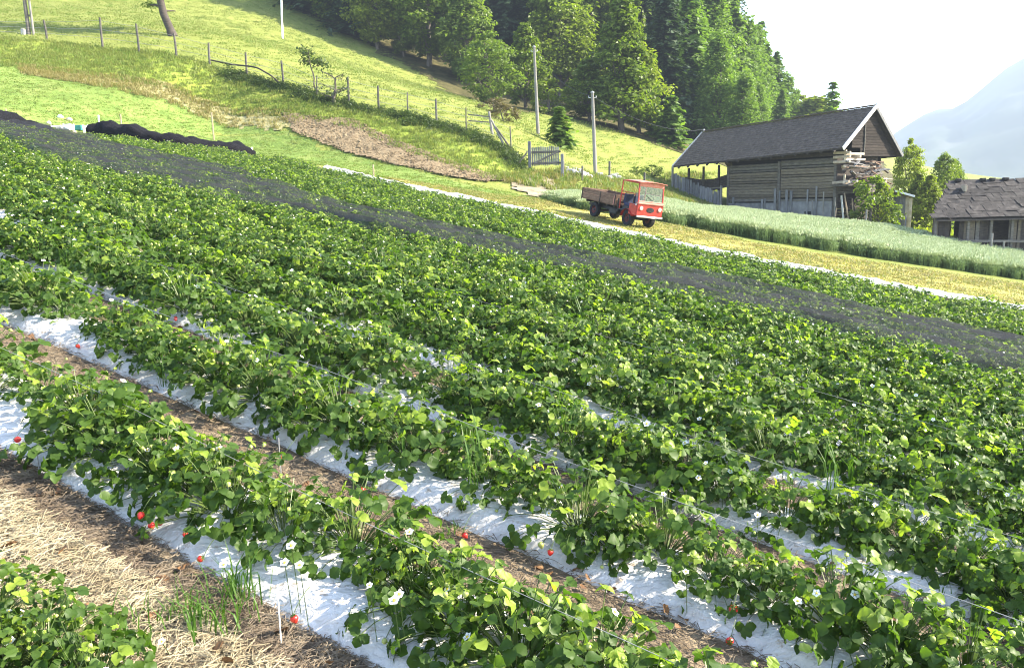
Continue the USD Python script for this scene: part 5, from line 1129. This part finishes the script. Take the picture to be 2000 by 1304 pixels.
for k, (px, py, h, n, lab) in enumerate([(470, 1180, .26, 40, 'grass tuft growing beside the nearest full row at the lower left'), (250, 1262, .18, 30, 'grass tuft on the straw behind the bottom left plants'), (420, 1235, .2, 60, 'grass tuft between straw path and bottom left plants'), (1610, 1262, .30, 16, 'long bladed grass tuft growing out of the film at the lower right'), (350, 1225, .14, 50, 'low grass tuft on the straw path near the bottom edge'), (1850, 1190, .24, 10, 'thin grass tuft in the second row near the right edge'), (195, 512, .45, 22, 'tall weed grass in the rows at the left'), (160, 1092, .07, 14, 'small weed on the bright straw'), (880, 1050, .10, 18, 'green weed with a berry on the path beside the white film')]):
    p = hit(px, py); v, f = tuft(n, h, .022 + .0009 * n, 420 + k, .0035, .75).get(); obj('grass_tuft', (v + p, f), M['blade'], None, label=lab, cat='grass', kind='stuff')
wr = np.random.default_rng(440); wa = wr.uniform(-3, 20, 170); wi = wr.integers(1, 12, 170); wx, wy = xy(wa, np.array(rows)[wi] + wr.normal(size=170) * .25); wz = T(wx, wy) + .05
instancer('weed_grass', [(tuft(7, .42, .03, 441 + k, .004, .5), M['blade'], False) for k in range(3)], np.stack([wx, wy, wz], 1), wr.uniform(0, 6.28, 170), wr.uniform(.7, 1.25, 170), wr.integers(0, 3, 170), 'thin weed grass standing up here and there in the strawberry rows', 'grass')
# ripe berries that lie on the white film or the straw
def ground_hit(px, py, h):
    d = ray(px, py) / ray(px, py)[1]; y = np.arange(.8, 14, .004); q = EYE + d[2] * y - T(d[0] * y, y) - h; i = np.argmax(q < 0); return np.array([d[0] * y[i], y[i], EYE + d[2] * y[i]])
berrng = np.random.default_rng(431)
for px, py, r, h, lab in [(35, 858, .017, .09, 'ripe red strawberry on the white film at the left edge'), (275, 1006, .016, .13, 'orange red strawberry hanging over the film, left of the red pair'), (296, 1026, .0155, .09, 'ripe red strawberry, left one of a pair on the film'), (313, 1019, .0155, .10, 'ripe red strawberry, right one of a pair on the film'), (362, 1043, .013, .11, 'small red strawberry on the film between the pair and the lowest one'), (391, 1091, .0145, .08, 'ripe red strawberry lying lowest on the film of the nearest full row'), (707, 957, .020, .07, 'big red strawberry on the film of the second row beside the straw path'), (908, 1045, .016, .06, 'red strawberry beside a green weed on the path'), (1075, 1078, .016, .12, 'dark red strawberry under leaves left of a wide white film patch'), (1432, 1190, .021, .14, 'large ripe red strawberry hanging in the second row at the lower right'), (1425, 1251, .018, .06, 'ripe red strawberry lying just below the large hanging one'), (551, 894, .016, .06, 'orange red strawberry beside the thin stake of the second row'), (152, 676, .016, .08, 'red strawberry on the white film patch at the left between rows'), (343, 622, .018, .12, 'red strawberry in the third row at the left'), (575, 1208, .016, .10, 'pale orange strawberry behind the white stake at the lower left')]:
    p = ground_hit(px, py, h); t = thing('ripe_strawberry', lab, 'strawberry', p); b, R = berry(np.zeros(3), r, berrng); obj('fruit', b, M['berry'], t, smooth=True); obj('calyx', calyx(np.zeros(3), r, R), M['leaf'], t)
    e = R @ np.array([0, 0, r * .95]); obj('stalk', stalk(e, e + np.array([*(US * .09), .07]) , .0016, berrng, .2), M['stalk'], t)
# white flowers standing out above the leaves
for k, (px, py, h, r, lab) in enumerate([(569, 1065, .36, .021, 'white flower standing highest above the nearest full row'), (556, 1098, .33, .019, 'white flower left below the highest white flower'), (585, 1103, .33, .019, 'white flower right below the highest white flower'), (437, 1102, .20, .019, 'white flower leaning over the bare film'), (770, 1172, .3, .021, 'left one of two white flowers in the front leaves'), (780, 1160, .31, .019, 'right one of two white flowers in the front leaves'), (722, 1142, .31, .013, 'small white flower in the dark front leaves'), (1558, 1173, .3, .019, 'white flower with a grey centre in the second row'), (620, 986, .34, .016, 'white flower beside the nearest wire'), (800, 1038, .34, .018, 'white flower touching the nearest wire'), (20, 1252, .2, .017, 'white flower among the plants in the bottom left corner'), (1052, 791, .32, .022, 'large white flower in the third row'), (316, 1252, .14, .014, 'yellowish white flower on the straw at the bottom left'), (1480, 1005, .3, .02, 'white flower cluster under the second wire'), (1340, 1116, .28, .015, 'white flower at the left of the second row clump')]):
    p = ground_hit(px, py, h); g = float(T(p[0], p[1])); t = thing('white_flower', lab, 'flower', p); pe, ce = flower(np.zeros(3), np.array([-.1, -.45, .85]), r, berrng); obj('petals', pe, M['petal'], t); obj('flower_centre', ce, M['pollen'], t); obj('stalk', stalk(np.array([.01, .02, g - p[2] + .08]), np.array([0, 0, -.002]), .0017, berrng, .05), M['stalk'], t)

# wires along the rows, and thin stakes that hold them
def row_wire(i, h, a0, a1, r, label):
    a = np.arange(a0, a1, .25); s = rows[i] + (.02 if i == 1 else .06 if i == 2 else .05) + 0 * a; x, y = xy(a, s); z = T(x, y) + h + .012 * np.sin(a * 1.7 + i)
    obj('row_wire', MB().tube(np.stack([x, y, z], 1), r, 5), M['wire'], None, smooth=True, label=label, cat='wire')
row_wire(1, .35, -3, 11, .0015, 'thin wire strung along the nearest full row')
row_wire(2, .42, -3, 14, .0016, 'thin wire strung above the second row across the middle')
row_wire(3, .40, -3, 16, .0013, 'faint wire strung above the third row')
row_wire(5, .40, -3, 16, .0015, 'faint wire far back above the fifth row')
for k, (px, py, h, mat, lab) in enumerate([(549, 1262, .235, 'white_plastic', 'thin white stake standing before bare film at the lower left'), (550, 948, .26, 'wire', 'thin grey stake with a straw path behind it'), (78, 937, .12, 'wire', 'short thin stick on the straw at the left edge'), (838, 1028, .12, 'wire', 'short dark stick stuck in the film of the second row')]):
    p = hit(px, py); obj('thin_stake', MB().tube([p - [0, 0, .1], p + [.004, 0, h]], .0026, 6), M[mat], None, label=lab, cat='stake')
for k, (px, pb, pt, lab) in enumerate([(418, 276, 222, 'thin straw coloured stake on the green strip behind the rolled net'), (195, 252, 226, 'short white stake beside the crates'), (493, 306, 288, 'short white stake at the end of the rolled net'), (15, 244, 214, 'grey stake at the left end of the dark net'), (730, 345, 322, 'thin stake on the green strip by the white film'), (238, 252, 224, 'thin green stake behind the rolled net')]):
    p = hit(px, pb); obj('thin_stake', MB().tube([p - [0, 0, .1], p + [0, 0, size_at(p, pb - pt)]], size_at(p, 1.6), 6), M['white_plastic' if 'white s' in lab else 'straw'], None, label=lab, cat='stake')

# dark net over the middle rows
def net():
    a = np.arange(-6, 34.5, .16); lo = np.interp(a, [-6, 2, 6, 9, 13, 17, 20, 28, 34], [12.6, 12.5, 12.5, 12.0, 11.4, 10.8, 10.9, 13.5, 15.2]); hi = np.interp(a, [-6, 1, 5, 9, 12.7, 17, 22, 28, 34], [17.8, 16.4, 15.7, 14.5, 14.1, 15.6, 17.4, 17.6, 19.5])
    lo = lo - .35
    w = np.linspace(0, 1, 42); S_ = lo[:, None] * (1 - w) + hi[:, None] * w; A_ = np.repeat(a[:, None], 42, 1); S_ = S_ + (meshkit.fbm(np.stack([A_ * .5, 0 * A_, 0 * A_], -1), 3, 6) - .5) * .5
    X, Y = xy(A_, S_); ph = (S_ - ROW0) / GAP; k = .5 + .5 * np.cos(2 * PI * ph); edge = np.minimum(w, 1 - w)[None] * (hi - lo)[:, None]
    hgt = (.31 + .14 * k + (meshkit.fbm(np.stack([X, Y, 0 * X], -1) * 2.0, 3, 7) - .5) * .14) * np.clip(edge / .25, .15, 1)
    obj('shade_net', MB().grid(np.stack([X, Y, T(X, Y) + hgt], -1)), M['net'], None, smooth=True, label='dark see-through net laid over the middle rows of the field', cat='net')
net()
def rolled(name, pix, rad, label, seed):
    p = np.array([hit(*q) for q in pix]); n = 90; t = np.linspace(0, len(p) - 1, n); c = np.stack([np.interp(t, range(len(p)), p[:, k]) for k in range(3)], 1); r = np.interp(t, np.linspace(0, len(p) - 1, len(rad)), rad)
    d = np.gradient(c, axis=0); d[:, 2] = 0; d /= np.linalg.norm(d, axis=1, keepdims=True); sd = np.stack([-d[:, 1], d[:, 0], 0 * d[:, 0]], 1); a = np.linspace(0, 2 * PI, 25)
    P = c[:, None] + r[:, None, None] * (np.cos(a)[None, :, None] * sd[:, None] * 1.35 + np.sin(a)[None, :, None] * np.array([0, 0, 1.0])) + [0, 0, 1] * (r * .75)[:, None, None]
    nz = meshkit.fbm(P * [1.6, 1.6, 2.6], 4, seed)[..., None] - .5; P = c[:, None] + (P - c[:, None]) * (1 + nz * 1.0); P[0] = P[0].mean(0); P[-1] = P[-1].mean(0); P[:, -1] = P[:, 0]
    obj(name, MB().grid(P), M['rolled_net'], None, smooth=True, label=label, cat='net')
rolled('rolled_net', [(172, 268), (215, 274), (270, 284), (330, 292), (400, 300), (450, 305), (492, 307)], [.28, .38, .44, .44, .40, .38, .34, .34, .36, .22], 'long lumpy heap of dark rolled up net at the field edge', 3)
rolled('rolled_net', [(-30, 250), (10, 250), (50, 254), (110, 262)], [.42, .42, .25, .12], 'thinner dark net bundle at the left edge', 9)
# crates and bags by the net
def crate(px, py, sz, mat, label, rz, tilt=0.0, name='crate'):
    p = hit(px, py); t = thing(name, label, 'crate', p + [0, 0, .02], rz); w, d, h = [1.15 * k for k in sz]
    obj('bottom', MB().box((0, 0, .02), (w, d, .025), bevel=.004), M[mat], t)
    for s in (-1, 1):
        for z in (.3, .75): obj('side', MB().box((0, s * d / 2, h * z), (w, .015, h * .36), bevel=.003), M[mat], t); obj('end', MB().box((s * w / 2, 0, h * z), (.015, d - .02, h * .36), bevel=.003), M[mat], t)
        for s2 in (-1, 1): obj('corner', MB().box((s * w / 2, s2 * d / 2, h / 2), (.04, .04, h), bevel=.006), M[mat], t)
crate(112, 254, (.34, .26, .16), 'white_plastic', 'white crate at the left of the crate group', .3)
crate(135, 256, (.28, .24, .26), 'white_plastic', 'taller white crate in the middle of the group', -.2)
crate(152, 256, (.36, .26, .22), 'teal_plastic', 'teal crate between the white ones', .1)
crate(168, 262, (.16, .16, .34), 'white_plastic', 'narrow upright white crate right of the teal one', .5)
def bag(px, py, r, label, mat, seed):
    p = hit(px, py); r *= 1.0; m = trimesh.creation.icosphere(3, r); v = m.vertices * [1.1, .9, .85]; v = v * (1 + (meshkit.fbm(v * 9 / r * .12, 4, seed)[:, None] - .5) * .8); obj('plastic_bag', (v + p + [0, 0, r * .6], m.faces), M[mat], None, smooth=True, label=label, cat='bag')
bag(96, 243, .09, 'small crumpled white bag left of the crates', 'white_plastic', 1); bag(118, 232, .12, 'crumpled white bag behind the crates', 'white_plastic', 2); bag(136, 238, .13, 'pale cloth bag on the grass behind the tall crate', 'palewood', 3); bag(145, 262, .1, 'beige bag in front of the teal crate', 'palewood', 5)
